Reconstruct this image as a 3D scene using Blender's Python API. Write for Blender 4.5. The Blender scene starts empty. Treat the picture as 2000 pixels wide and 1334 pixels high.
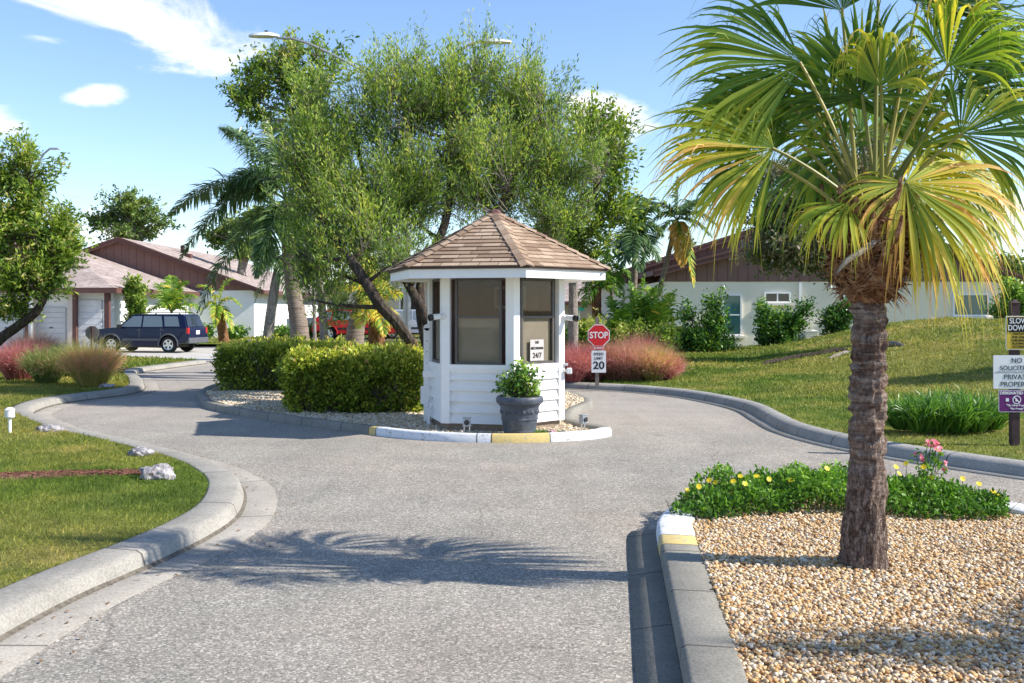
import bpy, bmesh, math, random
import numpy as np
from mathutils import Vector, Matrix, geometry, noise
random.seed(7); RNG = np.random.default_rng(7)
S = bpy.context.scene; COL = S.collection
F = 2000.0; HZ = 605.0; CH = 1.7
def P(px, py, d): return Vector(((px-1000)*d/F, d, CH+(HZ-py)*d/F))
def G(px, py, z=0.0):
    d = F*(CH-z)/(py-HZ); return Vector(((px-1000)*d/F, d, z))
R = math.radians

# ---------------------------------------------------------------- materials
class NT:
    def __init__(s, name, rough=.8, spec=.3, metal=0):
        m = bpy.data.materials.new(name); m.use_nodes = True; s.m = m; s.t = m.node_tree; s.n = s.t.nodes; s.l = s.t.links
        s.b = s.n['Principled BSDF']; s.out = s.n['Material Output']
        s.b.inputs['Roughness'].default_value = rough; s.b.inputs['Specular IOR Level'].default_value = spec
        s.b.inputs['Metallic'].default_value = metal
        s.tc = s.n.new('ShaderNodeTexCoord').outputs['Object']
    def noise(s, scale, detail=3, rough=.6, vec=None, dist=0):
        n = s.n.new('ShaderNodeTexNoise'); n.inputs['Scale'].default_value = scale; n.inputs['Detail'].default_value = detail
        n.inputs['Roughness'].default_value = rough; n.inputs['Distortion'].default_value = dist
        s.l.new(vec or s.tc, n.inputs['Vector']); return n.outputs['Fac']
    def voro(s, scale, feat='F1', out='Distance', vec=None):
        n = s.n.new('ShaderNodeTexVoronoi'); n.feature = feat; n.inputs['Scale'].default_value = scale
        s.l.new(vec or s.tc, n.inputs['Vector']); return n.outputs[out]
    def mapping(s, scale=(1,1,1), rot=(0,0,0), src=None):
        n = s.n.new('ShaderNodeMapping'); n.inputs['Scale'].default_value = scale; n.inputs['Rotation'].default_value = rot
        s.l.new(src or s.tc, n.inputs['Vector']); return n.outputs[0]
    def ramp(s, fac, stops, interp='LINEAR'):
        n = s.n.new('ShaderNodeValToRGB'); e = n.color_ramp.elements; n.color_ramp.interpolation = interp
        while len(e) < len(stops): e.new(.5)
        for k, (p, c) in enumerate(stops):
            e[k].position = p; e[k].color = (*c, 1) if len(c) == 3 else c
        s.l.new(fac, n.inputs['Fac']); return n.outputs['Color']
    def g(s, v): return (v, v, v)
    def mix(s, a, b, fac, mode='MIX'):
        n = s.n.new('ShaderNodeMix'); n.data_type = 'RGBA'; n.blend_type = mode
        for sock, v in ((n.inputs[6], a), (n.inputs[7], b), (n.inputs[0], fac)):
            if hasattr(v, 'is_linked'): s.l.new(v, sock)
            elif isinstance(v, (int, float)): sock.default_value = v
            else: sock.default_value = (*v, 1)
        return n.outputs[2]
    def math(s, op, a, b=0.0, c=0.0):
        n = s.n.new('ShaderNodeMath'); n.operation = op
        for k, v in enumerate((a, b, c)):
            if hasattr(v, 'is_linked'): s.l.new(v, n.inputs[k])
            else: n.inputs[k].default_value = v
        return n.outputs[0]
    def attr(s, name='tint'):
        n = s.n.new('ShaderNodeAttribute'); n.attribute_name = name; return n.outputs['Fac']
    def xyz(s, src=None):
        n = s.n.new('ShaderNodeSeparateXYZ'); s.l.new(src or s.tc, n.inputs[0]); return n.outputs
    def col(s, c):
        if hasattr(c, 'is_linked'): s.l.new(c, s.b.inputs['Base Color'])
        else: s.b.inputs['Base Color'].default_value = (*c, 1)
        s.c = c
    def bump(s, h, strength=.5, dist=.02):
        n = s.n.new('ShaderNodeBump'); n.inputs['Strength'].default_value = strength; n.inputs['Distance'].default_value = dist
        s.l.new(h, n.inputs['Height']); s.l.new(n.outputs[0], s.b.inputs['Normal'])
    def translucent(s, fac=.35, gain=1.3):
        tr = s.n.new('ShaderNodeBsdfTranslucent'); mx = s.n.new('ShaderNodeMixShader'); mx.inputs[0].default_value = fac
        if hasattr(s.c, 'is_linked'):
            k = s.mix(s.c, (gain, gain*1.02, gain*.6), 1.0, 'MULTIPLY'); s.l.new(k, tr.inputs['Color'])
        else: tr.inputs['Color'].default_value = (*[min(1, q*gain) for q in s.c], 1)
        s.l.new(s.b.outputs[0], mx.inputs[1]); s.l.new(tr.outputs[0], mx.inputs[2]); s.l.new(mx.outputs[0], s.out.inputs['Surface'])
M = {}
LG = {'yellow_petal': 1, 'pink_petal': 1, 'mauve_petal': 1, 'fan_leaf': 1.2, 'willow_leaf': 1.85, 'palm_leaf_dark': 1.7, 'left_leaf': 1.9, 'muhly_pink': 1.75, 'muhly_rose': 1.6, 'muhly_tan': 1.9, 'muhly_green': 1.7, 'cover_leaf': 1.6, 'shrub_leaf': 1.8, 'dusky_leaf': 1.6, 'palm_leaf_green': 1.8, 'oak_leaf': 1.8, 'hedge_leaf': 1.75, 'petiole': 1.2}
def plain(name, c, rough=.6, spec=.4, metal=0, var=.12, scale=6, bump=0):
    t = NT(name, rough, spec, metal)
    lo = tuple(q*(1-var) for q in c); hi = tuple(min(1, q*(1+var)) for q in c)
    nz = t.noise(scale, 5, .65); t.col(t.ramp(nz, [(.3, lo), (.7, hi)]))
    if bump: t.bump(t.noise(scale*8, 3), bump, .01)
    M[name] = t.m; return t.m
def leafmat(name, stops, trans=.35, rough=.5, spec=.35, gain=1.4):
    stops = [(p, tuple(min(.9, q*LG.get(name, 1.3)) for q in c)) for p, c in stops]
    t = NT(name, rough, spec); t.col(t.ramp(t.attr(), stops)); t.translucent(trans, gain); M[name] = t.m; return t.m

# asphalt
t = NT('asphalt', .95, .2)
v = t.voro(88, out='Color'); n1 = t.noise(1.1, 4); n2 = t.noise(140, 2); n3 = t.noise(.35, 3)
sep = t.n.new('ShaderNodeSeparateColor'); t.l.new(v, sep.inputs[0])
c = t.ramp(sep.outputs[0], [(0, (.07, .066, .06)), (.25, (.20, .205, .186)), (.7, (.32, .303, .275)), (.88, (.50, .475, .435)), (1, (.72, .69, .65))])
c = t.mix(c, t.ramp(n2, [(.32, (.11, .105, .094)), (.68, (.46, .437, .397))]), .4)
c = t.mix(c, t.ramp(n1, [(.3, (.84, .83, .82)), (.7, (1.12, 1.09, 1.06))]), 1, 'MULTIPLY')
c = t.mix(c, t.ramp(n3, [(.35, (.95, .96, .97)), (.65, (1.12, 1.05, 1.03))]), 1, 'MULTIPLY')
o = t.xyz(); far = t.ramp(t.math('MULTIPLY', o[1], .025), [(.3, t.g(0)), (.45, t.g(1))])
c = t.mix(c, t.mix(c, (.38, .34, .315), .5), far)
cr = t.voro(.42, 'DISTANCE_TO_EDGE', vec=t.mapping((1, .7, 1)))
t.n.active = None
dd = t.n.new('ShaderNodeVectorMath'); dd.operation = 'ADD'
ndn = t.n.new('ShaderNodeTexNoise'); ndn.inputs['Scale'].default_value = 2.5; ndn.inputs['Detail'].default_value = 6; t.l.new(t.tc, ndn.inputs['Vector'])
sc_ = t.n.new('ShaderNodeVectorMath'); sc_.operation = 'SCALE'; sc_.inputs['Scale'].default_value = .42; t.l.new(ndn.outputs['Color'], sc_.inputs[0]); t.l.new(t.tc, dd.inputs[0]); t.l.new(sc_.outputs[0], dd.inputs[1])
cr = t.voro(.33, 'DISTANCE_TO_EDGE', vec=dd.outputs[0])
crk = t.math('MULTIPLY', t.math('LESS_THAN', cr, .0028), t.math('GREATER_THAN', t.noise(.45, 2), .50))
c = t.mix(c, (.07, .065, .06), t.math('MULTIPLY', crk, .35))
c = t.mix(c, (1.03, 1.01, .955), 1, 'MULTIPLY')
st_ = t.noise(.9, 5, .7, vec=t.mapping((2.2, .35, 1), (0, 0, .12))); c = t.mix(c, t.ramp(st_, [(.38, t.g(.93)), (.5, t.g(1)), (.66, t.g(1.03))]), 1, 'MULTIPLY')
oil = t.noise(3.1, 3, .5); c = t.mix(c, t.ramp(oil, [(.72, t.g(1)), (.80, t.g(.82))]), 1, 'MULTIPLY')
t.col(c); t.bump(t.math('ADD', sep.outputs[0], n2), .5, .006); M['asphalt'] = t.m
# concrete with joints driven by length attribute
def concrete(name, base, joint=1.6, worn=None, jd=.012):
    t = NT(name, .9, .2); s_ = t.attr('along')
    fr = t.math('FRACT', t.math('DIVIDE', s_, joint)); j = t.math('LESS_THAN', fr, jd/joint*1.6)
    n1 = t.noise(1.7, 5, .7); n2 = t.noise(60, 3); n3 = t.noise(9, 5, .7)
    c = t.ramp(n1, [(.3, tuple(q*.78 for q in base)), (.7, tuple(q*1.12 for q in base))])
    c = t.mix(c, t.ramp(n2, [(.35, t.g(.8)), (.65, t.g(1.14))]), 1, 'MULTIPLY')
    c = t.mix(c, t.ramp(n3, [(.42, t.g(1.0)), (.62, t.g(1.06)), (.75, t.g(.8))]), 1, 'MULTIPLY')
    if worn:   # paint over concrete, flaking
        w = t.noise(14, 6, .75); c = t.mix(c, t.ramp(t.noise(40, 3), [(.3, tuple(q*.86 for q in worn)), (.7, worn)]), t.ramp(w, [(.36, t.g(0)), (.44, t.g(1))]))
    c = t.mix(c, (.06, .055, .05), t.math('MULTIPLY', j, .8))
    cra = t.voro(1.1, 'DISTANCE_TO_EDGE', vec=t.mapping((1, 1, 1))); 
    t.col(c); t.bump(t.math('ADD', t.math('MULTIPLY', n2, .5), n3), .45, .01); M[name] = t.m
concrete('kerb_concrete', (.32, .298, .258)); concrete('gutter_concrete', (.30, .275, .24))
concrete('kerb_dark', (.26, .243, .205), .95); concrete('gutter_dark', (.19, .178, .15), 1.1)
concrete('kerb_mid', (.34, .325, .295), .9)
concrete('kerb_white', (.33, .32, .3), 1.6, (.76, .76, .76)); concrete('kerb_yellow', (.33, .32, .3), .85, (.66, .50, .20))
concrete('drive_concrete', (.52, .48, .42), 3.0)
# lawn
def grasscols(t, blades):
    n1 = t.noise(.55, 4, .6); n2 = t.noise(3.2, 4, .65); n3 = t.noise(.17, 2)
    a = t.ramp(n1, [(.33, (.075, .135, .024)), (.46, (.14, .195, .038)), (.57, (.22, .24, .06)), (.70, (.38, .31, .13))])
    b = t.ramp(n2, [(.3, (.5, .62, .45)), (.5, (.95, 1.0, .85)), (.7, (1.35, 1.25, 1.1))])
    c = t.mix(a, b, 1, 'MULTIPLY')
    c = t.mix(c, t.mix(c, (.42, .34, .11), .42), t.ramp(n3, [(.42, t.g(0)), (.62, t.g(1))]))
    return c
t = NT('lawn', .95, .1); c = grasscols(t, 0); n = t.noise(38, 4, .7); c = t.mix(c, t.ramp(n, [(.3, t.g(.45)), (.7, t.g(1.25))]), 1, 'MULTIPLY')
t.col(c); t.bump(n, .9, .05); M['lawn'] = t.m
t = NT('grass_blade', .6, .25); c = grasscols(t, 1)
c = t.mix(c, t.ramp(t.attr(), [(0, (.6, .7, .5)), (.5, (1.0, 1.05, .85)), (.85, (1.35, 1.3, 1.0)), (1, (1.9, 1.55, 1.35))]), 1, 'MULTIPLY'); t.col(c); t.translucent(.3, 1.3); M['grass_blade'] = t.m
t = NT('bare_dirt', .95, .1); n = t.noise(14, 6, .7); t.col(t.ramp(n, [(.3, (.12, .055, .035)), (.7, (.30, .17, .12))])); t.bump(n, .8, .04); M['bare_dirt'] = t.m
# gravel
t = NT('gravel_bed', .95, .2); v = t.voro(45, out='Color'); sp = t.n.new('ShaderNodeSeparateColor'); t.l.new(v, sp.inputs[0])
c = t.ramp(sp.outputs[0], [(0, (.13, .085, .05)), (.4, (.34, .23, .13)), (.8, (.55, .42, .28)), (1, (.68, .62, .52))])
t.col(c); t.bump(t.voro(45), .8, .02); M['gravel_bed'] = t.m
def stones(name, stops):
    t = NT(name, .7, .3); c = t.ramp(t.attr(), stops, 'CONSTANT')
    c = t.mix(c, t.ramp(t.noise(90, 3), [(.3, t.g(.75)), (.7, t.g(1.15))]), 1, 'MULTIPLY'); t.col(c); M[name] = t.m
stones('pebble', [(0, (.60, .45, .27)), (.16, (.70, .56, .39)), (.28, (.55, .31, .12)), (.44, (.66, .47, .25)), (.58, (.74, .64, .50)), (.66, (.30, .17, .085)), (.76, (.62, .40, .17)), (.87, (.36, .28, .20)), (.96, (.76, .69, .58))])
stones('pebble_pale', [(0, (.58, .46, .30)), (.3, (.66, .56, .42)), (.5, (.52, .38, .22)), (.7, (.34, .26, .18)), (.8, (.70, .62, .49))])
# paint / siding
plain('white_paint', (.84, .83, .81), .5, .4, var=.04, scale=3); plain('white_trim', (.87, .86, .84), .45, .4, var=.03)
plain('slab', (.27, .21, .16), .9, .2, var=.3, scale=9, bump=.3)
t = NT('white_siding', .55, .35); o = t.xyz(); n = t.noise(5, 5, .7, vec=t.mapping((1, 1, 14)))
n2 = t.noise(2.3, 5); c = t.ramp(n, [(.3, (.77, .76, .74)), (.7, (.88, .87, .85))]); c = t.mix(c, (.50, .47, .42), t.ramp(n2, [(.6, t.g(0)), (.8, t.g(.35))])); t.col(c); t.bump(n, .15, .005); M['white_siding'] = t.m
# roof shingle: courses by object z, random tabs
def shingle(name, cols, zs=.075, tab=.28, far=False):
    t = NT(name, .95, .1); uvn = t.n.new('ShaderNodeUVMap'); o = t.xyz(uvn.outputs[0])
    row = t.math('FLOOR', t.math('DIVIDE', o[1], zs)); fr = t.math('FRACT', t.math('DIVIDE', o[1], zs))
    off = t.math('MULTIPLY', t.math('FRACT', t.math('MULTIPLY', row, .618)), 7.3)
    u = t.math('ADD', t.math('DIVIDE', o[0], tab), off); cell = t.math('FLOOR', u); fu = t.math('FRACT', u)
    wn = t.n.new('ShaderNodeTexWhiteNoise'); wn.noise_dimensions = '2D'; cb = t.n.new('ShaderNodeCombineXYZ'); t.l.new(cell, cb.inputs[0]); t.l.new(row, cb.inputs[1]); t.l.new(cb.outputs[0], wn.inputs['Vector'])
    c = t.ramp(wn.outputs['Value'], [(0, cols[0]), (.5, cols[1]), (1, cols[2])])
    gr = t.noise(70 if not far else 6, 3); c = t.mix(c, t.ramp(gr, [(.35, t.g(.75)), (.65, t.g(1.2))]), 1, 'MULTIPLY')
    big = t.noise(1.3, 4); c = t.mix(c, t.ramp(big, [(.35, t.g(.85)), (.65, t.g(1.1))]), 1, 'MULTIPLY')
    ed = t.math('MAXIMUM', t.math('LESS_THAN', fr, .13), t.math('MULTIPLY', t.math('LESS_THAN', fu, .05), t.math('GREATER_THAN', wn.outputs['Value'], .45)))
    c = t.mix(c, t.mix(c, (.05, .035, .03), .75), t.math('MULTIPLY', ed, .35 if far else .9)); t.col(c)
    t.bump(t.math('ADD', fr, t.math('MULTIPLY', wn.outputs['Value'], .6)), .6, .02); M[name] = t.m
shingle('booth_shingle', [(.235, .155, .105), (.36, .25, .17), (.49, .36, .255)], .115, .26)
shingle('house_shingle', [(.33, .26, .23), (.38, .305, .27), (.44, .36, .325)], .22, .5, True)
plain('brown_fascia', (.13, .062, .052), .7, .3, var=.1); plain('drip_edge', (.09, .06, .05), .6, .3)
def boards(name, c0, pitch, dark):
    t = NT(name, .85, .2); o = t.xyz(); fr = t.math('FRACT', t.math('DIVIDE', o[0], pitch)); e = t.math('LESS_THAN', fr, .07)
    c = t.ramp(t.noise(3, 4), [(.3, tuple(q*.88 for q in c0)), (.7, tuple(q*1.1 for q in c0))]); c = t.mix(c, dark, t.math('MULTIPLY', e, .7)); t.col(c); M[name] = t.m
boards('brown_siding', (.215, .125, .105), .4, (.07, .035, .03))
def stucco(name, c):
    t = NT(name, .92, .15); n = t.noise(30, 4); t.col(t.mix(t.ramp(t.noise(.6, 4), [(.3, tuple(q*.93 for q in c)), (.7, tuple(min(1, q*1.04) for q in c))]), t.ramp(n, [(.3, t.g(.96)), (.7, t.g(1.03))]), 1, 'MULTIPLY')); t.bump(n, .25, .01); M[name] = t.m
stucco('cream_stucco', (.87, .78, .63)); stucco('white_stucco', (.80, .81, .79)); stucco('beige_stucco', (.60, .50, .42))
boards('garage_door', (.76, .76, .76), 50, (.5, .5, .5))
# glass
def glass(name, tint, rough=.05, alpha=None):
    t = NT(name, rough, .6); t.col(tint); M[name] = t.m
    if alpha is not None:
        tr = t.n.new('ShaderNodeBsdfTransparent'); mx = t.n.new('ShaderNodeMixShader'); mx.inputs[0].default_value = alpha
        tr.inputs[0].default_value = (.88, .87, .86, 1)
        gl = t.n.new('ShaderNodeBsdfGlossy'); gl.inputs['Roughness'].default_value = .02; gl.inputs[0].default_value = (.9, .9, .9, 1)
        t.l.new(tr.outputs[0], mx.inputs[1]); t.l.new(gl.outputs[0], mx.inputs[2]); t.l.new(mx.outputs[0], t.out.inputs['Surface'])
glass('booth_glass', (.1, .1, .1), .03, .022); glass('teal_glass', (.06, .16, .15), .08); glass('dark_glass', (.025, .03, .035), .05); glass('car_glass', (.16, .20, .22), .06)  # car_glass: sky and tree reflections put into a paler base colour
plain('window_frame_dark', (.085, .075, .07), .4, .5); plain('tan_blind', (.36, .32, .25), .8, .2, var=.06); plain('booth_interior', (.30, .20, .19), .9, .1, var=.1)
plain('black_plastic', (.012, .012, .013), .35, .5); plain('black_rubber', (.018, .018, .018), .8, .3)
plain('grey_metal', (.42, .43, .44), .45, .5, .6); plain('chrome', (.62, .63, .64), .25, .5, .9); plain('lamp_white', (.78, .78, .77), .4)
def carpaint(name, c):
    t = NT(name, .25, .5); t.b.inputs['Coat Weight'].default_value = .15; t.b.inputs['Specular IOR Level'].default_value = .3; t.b.inputs['Coat Roughness'].default_value = .05; t.col(t.ramp(t.noise(2, 3), [(.3, tuple(q*.9 for q in c)), (.7, tuple(q*1.1 for q in c))])); M[name] = t.m
carpaint('navy_paint', (.005, .009, .038)); carpaint('red_paint', (.42, .012, .014)); carpaint('silver_paint', (.35, .38, .42))
plain('bumper_grey', (.10, .105, .115), .6, .3); plain('tail_red', (.55, .02, .02), .2, .6); plain('sign_red', (.62, .015, .02), .4, .4, var=.06)
plain('sign_white', (.80, .80, .82), .4, .4, var=.03); plain('sign_black', (.02, .018, .016), .5, .3); plain('sign_yellow', (.62, .44, .05), .5, .3, var=.08)
plain('sign_purple', (.13, .018, .145), .5, .3); plain('notice_grey', (.50, .46, .44), .6)  # notice colour dulled to stand in for dimming behind the glass
plain('sign_grey_back', (.20, .165, .145), .6, .3); plain('post_brown', (.07, .045, .045), .8, .2, var=.25, scale=14)
plain('sign_green', (.02, .25, .17), .5); plain('lilac', (.62, .45, .66), .6)
t = NT('planter', .5, .4); n = t.noise(7, 6, .75); n2 = t.noise(22, 5, .7); c = t.ramp(n, [(.3, (.032, .038, .05)), (.55, (.075, .088, .115)), (.75, (.17, .19, .23))]); t.col(t.mix(c, (.26, .28, .32), t.ramp(n2, [(.6, t.g(0)), (.72, t.g(.5))]))); t.bump(n2, .3, .01); M['planter'] = t.m
t = NT('limestone', .95, .15); n = t.noise(11, 6, .8); v = t.voro(16); t.col(t.ramp(n, [(.35, (.10, .085, .09)), (.5, (.46, .42, .42)), (.7, (.74, .71, .71))])); t.bump(t.math('ADD', n, v), 1.0, .05); M['limestone'] = t.m
def bark(name, cols, sx=8, sz=2.0, st=.8):
    t = NT(name, .95, .1); m = t.mapping((sx, sx, sz)); n = t.noise(1.6, 6, .75, vec=m, dist=.6); n2 = t.noise(30, 3)
    c = t.ramp(n, [(.32, cols[0]), (.5, cols[1]), (.68, cols[2])]); c = t.mix(c, t.ramp(n2, [(.3, t.g(.75)), (.7, t.g(1.2))]), 1, 'MULTIPLY'); t.col(c); t.bump(n, st, .03); M[name] = t.m
bark('bark_dark', [(.022, .017, .013), (.065, .05, .04), (.15, .125, .10)], 9, 2.2)
bark('bark_pale', [(.12, .10, .085), (.25, .215, .185), (.38, .34, .30)], 6, 3)
bark('palm_ring_bark', [(.13, .105, .085), (.25, .20, .165), (.36, .30, .26)], 1.2, 22, .5)
bark('boot_bark', [(.06, .025, .013), (.20, .095, .048), (.38, .22, .12)], 14, 6)
# foreground palm bark: horizontal ring scars + deep vertical fissures
t = NT('fan_palm_bark', .95, .1); 
h = t.noise(1.5, 5, .7, vec=t.mapping((3, 3, 17)), dist=.8); vv = t.noise(2.2, 5, .7, vec=t.mapping((17, 17, 6.5)), dist=1.0); f = t.noise(45, 4, .7); o = t.xyz()
c = t.ramp(h, [(.36, (.13, .072, .05)), (.48, (.30, .205, .16)), (.6, (.52, .42, .36))])
low = t.ramp(t.math('MULTIPLY', o[2], 1.0), [(.40, t.g(1)), (.75, t.g(0))])
c2 = t.ramp(vv, [(.36, (.035, .024, .02)), (.5, (.16, .11, .088)), (.64, (.42, .335, .285))]); c = t.mix(c, c2, t.mix(t.g(.35), t.g(.9), low))
c = t.mix(c, t.ramp(f, [(.3, t.g(.62)), (.7, t.g(1.25))]), 1, 'MULTIPLY'); t.col(c); t.bump(t.math('ADD', t.math('ADD', h, vv), t.math('MULTIPLY', f, .5)), 1.0, .035); M['fan_palm_bark'] = t.m
# leaves
leafmat('fan_leaf', [(0, (.035, .085, .012)), (.35, (.10, .19, .02)), (.65, (.28, .33, .03)), (.85, (.55, .47, .05)), (1, (.62, .36, .10))], .42, gain=1.5)
leafmat('petiole', [(0, (.09, .12, .02)), (1, (.30, .26, .06))], .1)
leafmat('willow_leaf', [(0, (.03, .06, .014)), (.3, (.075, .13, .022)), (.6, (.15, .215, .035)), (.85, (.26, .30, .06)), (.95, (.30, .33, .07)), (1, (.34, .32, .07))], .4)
leafmat('oak_leaf', [(0, (.03, .06, .012)), (.5, (.075, .115, .025)), (1, (.16, .19, .04))], .3)
leafmat('left_leaf', [(0, (.03, .065, .01)), (.45, (.09, .14, .02)), (.8, (.20, .25, .03)), (1, (.32, .27, .12))], .38)
leafmat('dusky_leaf', [(0, (.03, .055, .016)), (.4, (.07, .10, .03)), (.6, (.15, .13, .085)), (1, (.30, .24, .19))], .3)
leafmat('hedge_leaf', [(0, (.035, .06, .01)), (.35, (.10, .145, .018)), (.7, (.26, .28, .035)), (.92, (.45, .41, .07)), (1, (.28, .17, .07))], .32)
leafmat('shrub_leaf', [(0, (.012, .04, .01)), (.5, (.04, .10, .015)), (.85, (.11, .20, .03)), (1, (.24, .32, .06))], .28, .3, .5)
leafmat('palm_leaf_dark', [(0, (.022, .05, .018)), (.5, (.055, .10, .035)), (1, (.13, .20, .06))], .25, .35, .5)
leafmat('palm_leaf_green', [(0, (.03, .08, .012)), (.5, (.09, .17, .02)), (.85, (.26, .32, .04)), (1, (.55, .32, .05))], .35)
leafmat('palm_leaf_orange', [(0, (.10, .12, .02)), (.4, (.42, .24, .04)), (1, (.55, .33, .08))], .35)
leafmat('strap_leaf', [(0, (.022, .07, .012)), (.5, (.06, .15, .02)), (1, (.17, .30, .05))], .3, .35, .5)
leafmat('muhly_pink', [(0, (.10, .10, .035)), (.25, (.24, .13, .09)), (.5, (.38, .18, .165)), (.8, (.47, .26, .25)), (1, (.50, .19, .23))], .35)
leafmat('muhly_rose', [(0, (.10, .08, .04)), (.3, (.30, .10, .12)), (.7, (.40, .15, .17)), (1, (.52, .25, .27))], .35)
leafmat('muhly_tan', [(0, (.09, .11, .03)), (.3, (.26, .23, .07)), (.5, (.38, .26, .13)), (.65, (.44, .20, .16)), (1, (.50, .24, .22))], .35)
leafmat('muhly_green', [(0, (.05, .08, .02)), (.5, (.15, .19, .06)), (.8, (.30, .26, .12)), (1, (.42, .20, .17))], .35)
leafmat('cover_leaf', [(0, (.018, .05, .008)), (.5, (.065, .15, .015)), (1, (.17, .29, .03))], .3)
leafmat('yellow_petal', [(0, (.85, .62, .02)), (1, (.9, .74, .06))], .3); leafmat('pink_petal', [(0, (.75, .12, .22)), (1, (.85, .35, .42))], .3); leafmat('mauve_petal', [(0, (.45, .22, .40)), (1, (.75, .42, .5))], .3)

# ---------------------------------------------------------------- objects
def link(name, me, mat=None, parent=None, smooth=False):
    o = bpy.data.objects.new(name, me); COL.objects.link(o)
    if mat is not None:
        for m_ in (mat if isinstance(mat, (list, tuple)) else [mat]): me.materials.append(M[m_] if isinstance(m_, str) else m_)
    if smooth: me.polygons.foreach_set('use_smooth', [True]*len(me.polygons))
    if parent: o.parent = parent
    return o
def tag(o, label, cat, group=None):
    o['label'] = label; o['category'] = cat
    if group: o['group'] = group
    return o
def thing(name, label, cat, loc=(0, 0, 0), rz=0, group=None):
    o = bpy.data.objects.new(name, None); COL.objects.link(o); o.location = loc; o.rotation_euler = (0, 0, rz); o.empty_display_size = .2
    return tag(o, label, cat, group)
def struct(o): o['kind'] = 'structure'; return o
def stuff(o, label=None, cat=None):
    o['kind'] = 'stuff'
    if label: tag(o, label, cat)
    return o
def npmesh(name, V, Fc, attrs=None, smooth=False):
    me = bpy.data.meshes.new(name); V = np.asarray(V, np.float32); Fc = np.asarray(Fc, np.int32); k = Fc.shape[1]
    me.vertices.add(len(V)); me.vertices.foreach_set('co', V.ravel())
    me.loops.add(Fc.size); me.loops.foreach_set('vertex_index', Fc.ravel())
    me.polygons.add(len(Fc)); me.polygons.foreach_set('loop_start', np.arange(0, Fc.size, k, dtype=np.int32)); 
    if smooth: me.polygons.foreach_set('use_smooth', np.ones(len(Fc), bool))
    for a, v_ in (attrs or {}).items():
        at = me.attributes.new(a, 'FLOAT', 'POINT'); at.data.foreach_set('value', np.asarray(v_, np.float32))
    me.update(calc_edges=True); return me
class MB:
    def __init__(s): s.v = []; s.f = []; s.mi = []; s.uv = []
    def add(s, vs, fs, mi=0, M4=None):
        b = len(s.v); s.v += [tuple(M4 @ Vector(q)) if M4 else tuple(q) for q in vs]; s.f += [tuple(b+i for i in f) for f in fs]; s.mi += [mi]*len(fs)
    def box(s, c, sz, mi=0, M4=None, taper=1.0):
        x, y, z = c; a, b, h = sz[0]/2, sz[1]/2, sz[2]/2; k = taper
        vs = [(x-a, y-b, z-h), (x+a, y-b, z-h), (x+a, y+b, z-h), (x-a, y+b, z-h), (x-a*k, y-b*k, z+h), (x+a*k, y-b*k, z+h), (x+a*k, y+b*k, z+h), (x-a*k, y+b*k, z+h)]
        s.add(vs, [(3, 2, 1, 0), (4, 5, 6, 7), (0, 1, 5, 4), (1, 2, 6, 5), (2, 3, 7, 6), (3, 0, 4, 7)], mi, M4)
    def prism(s, pts, axis_vec, mi=0):  # pts: planar polygon, extruded
        n = len(pts); vs = [Vector(p) for p in pts]+[Vector(p)+Vector(axis_vec) for p in pts]
        s.add(vs, [tuple(range(n))[::-1], tuple(range(n, 2*n))]+[(i, (i+1) % n, n+(i+1) % n, n+i) for i in range(n)], mi)
    def tube(s, pts, rs, n=8, mi=0, cap=True):
        pts = [Vector(p) for p in pts]; rs = rs if hasattr(rs, '__len__') else [rs]*len(pts); b = len(s.v); up = Vector((0, 0, 1))
        T = []
        for i in range(len(pts)):
            d = (pts[min(i+1, len(pts)-1)]-pts[max(i-1, 0)]).normalized(); T.append(d)
        a = T[0].cross(up); a = a if a.length > .05 else T[0].cross(Vector((1, 0, 0))); a.normalize()
        for i, p in enumerate(pts):
            a = (a-T[i]*a.dot(T[i])).normalized(); c = T[i].cross(a)
            for k in range(n):
                w = 2*math.pi*k/n; s.v.append(tuple(p+(a*math.cos(w)+c*math.sin(w))*rs[i]))
        for i in range(len(pts)-1):
            for k in range(n): s.f.append((b+i*n+k, b+i*n+(k+1) % n, b+(i+1)*n+(k+1) % n, b+(i+1)*n+k)); s.mi.append(mi)
        if cap:
            s.f.append(tuple(b+k for k in range(n))[::-1]); s.mi.append(mi); e = b+(len(pts)-1)*n; s.f.append(tuple(e+k for k in range(n))); s.mi.append(mi)
    def lathe(s, prof, n=24, mi=0, M4=None):  # prof: (r,z)
        vs = []; fs = []
        for r, z in prof:
            for k in range(n): w = 2*math.pi*k/n; vs.append((r*math.cos(w), r*math.sin(w), z))
        for i in range(len(prof)-1):
            for k in range(n): fs.append((i*n+k, i*n+(k+1) % n, (i+1)*n+(k+1) % n, (i+1)*n+k))
        fs.append(tuple(range(n))[::-1]); fs.append(tuple((len(prof)-1)*n+k for k in range(n))); s.add(vs, fs, mi, M4)
    def build(s, name, mat, parent=None, smooth=False, bevel=0, label=None):
        me = bpy.data.meshes.new(name); me.from_pydata(s.v, [], s.f); me.polygons.foreach_set('material_index', s.mi)
        if bevel:
            bm = bmesh.new(); bm.from_mesh(me); bmesh.ops.bevel(bm, geom=[e for e in bm.edges if len(e.link_faces) == 2 and e.calc_face_angle(0) > .5], offset=bevel, segments=2, affect='EDGES', profile=.6); bm.to_mesh(me); bm.free()
        me.update(); o = link(name, me, mat, parent, smooth)
        if smooth:
            try: me.set_sharp_from_angle(angle=R(38))
            except Exception: pass
        if label: o['label'] = label
        return o
def loc_children(root):  # meshes were built in world space: shift them under their Empty
    inv = Matrix.Translation(-root.location)
    for c in root.children:
        c.data.transform(inv) if c.type == 'MESH' and not c.get('_t') else None
        for g in c.children: g.data.transform(inv)
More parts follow.
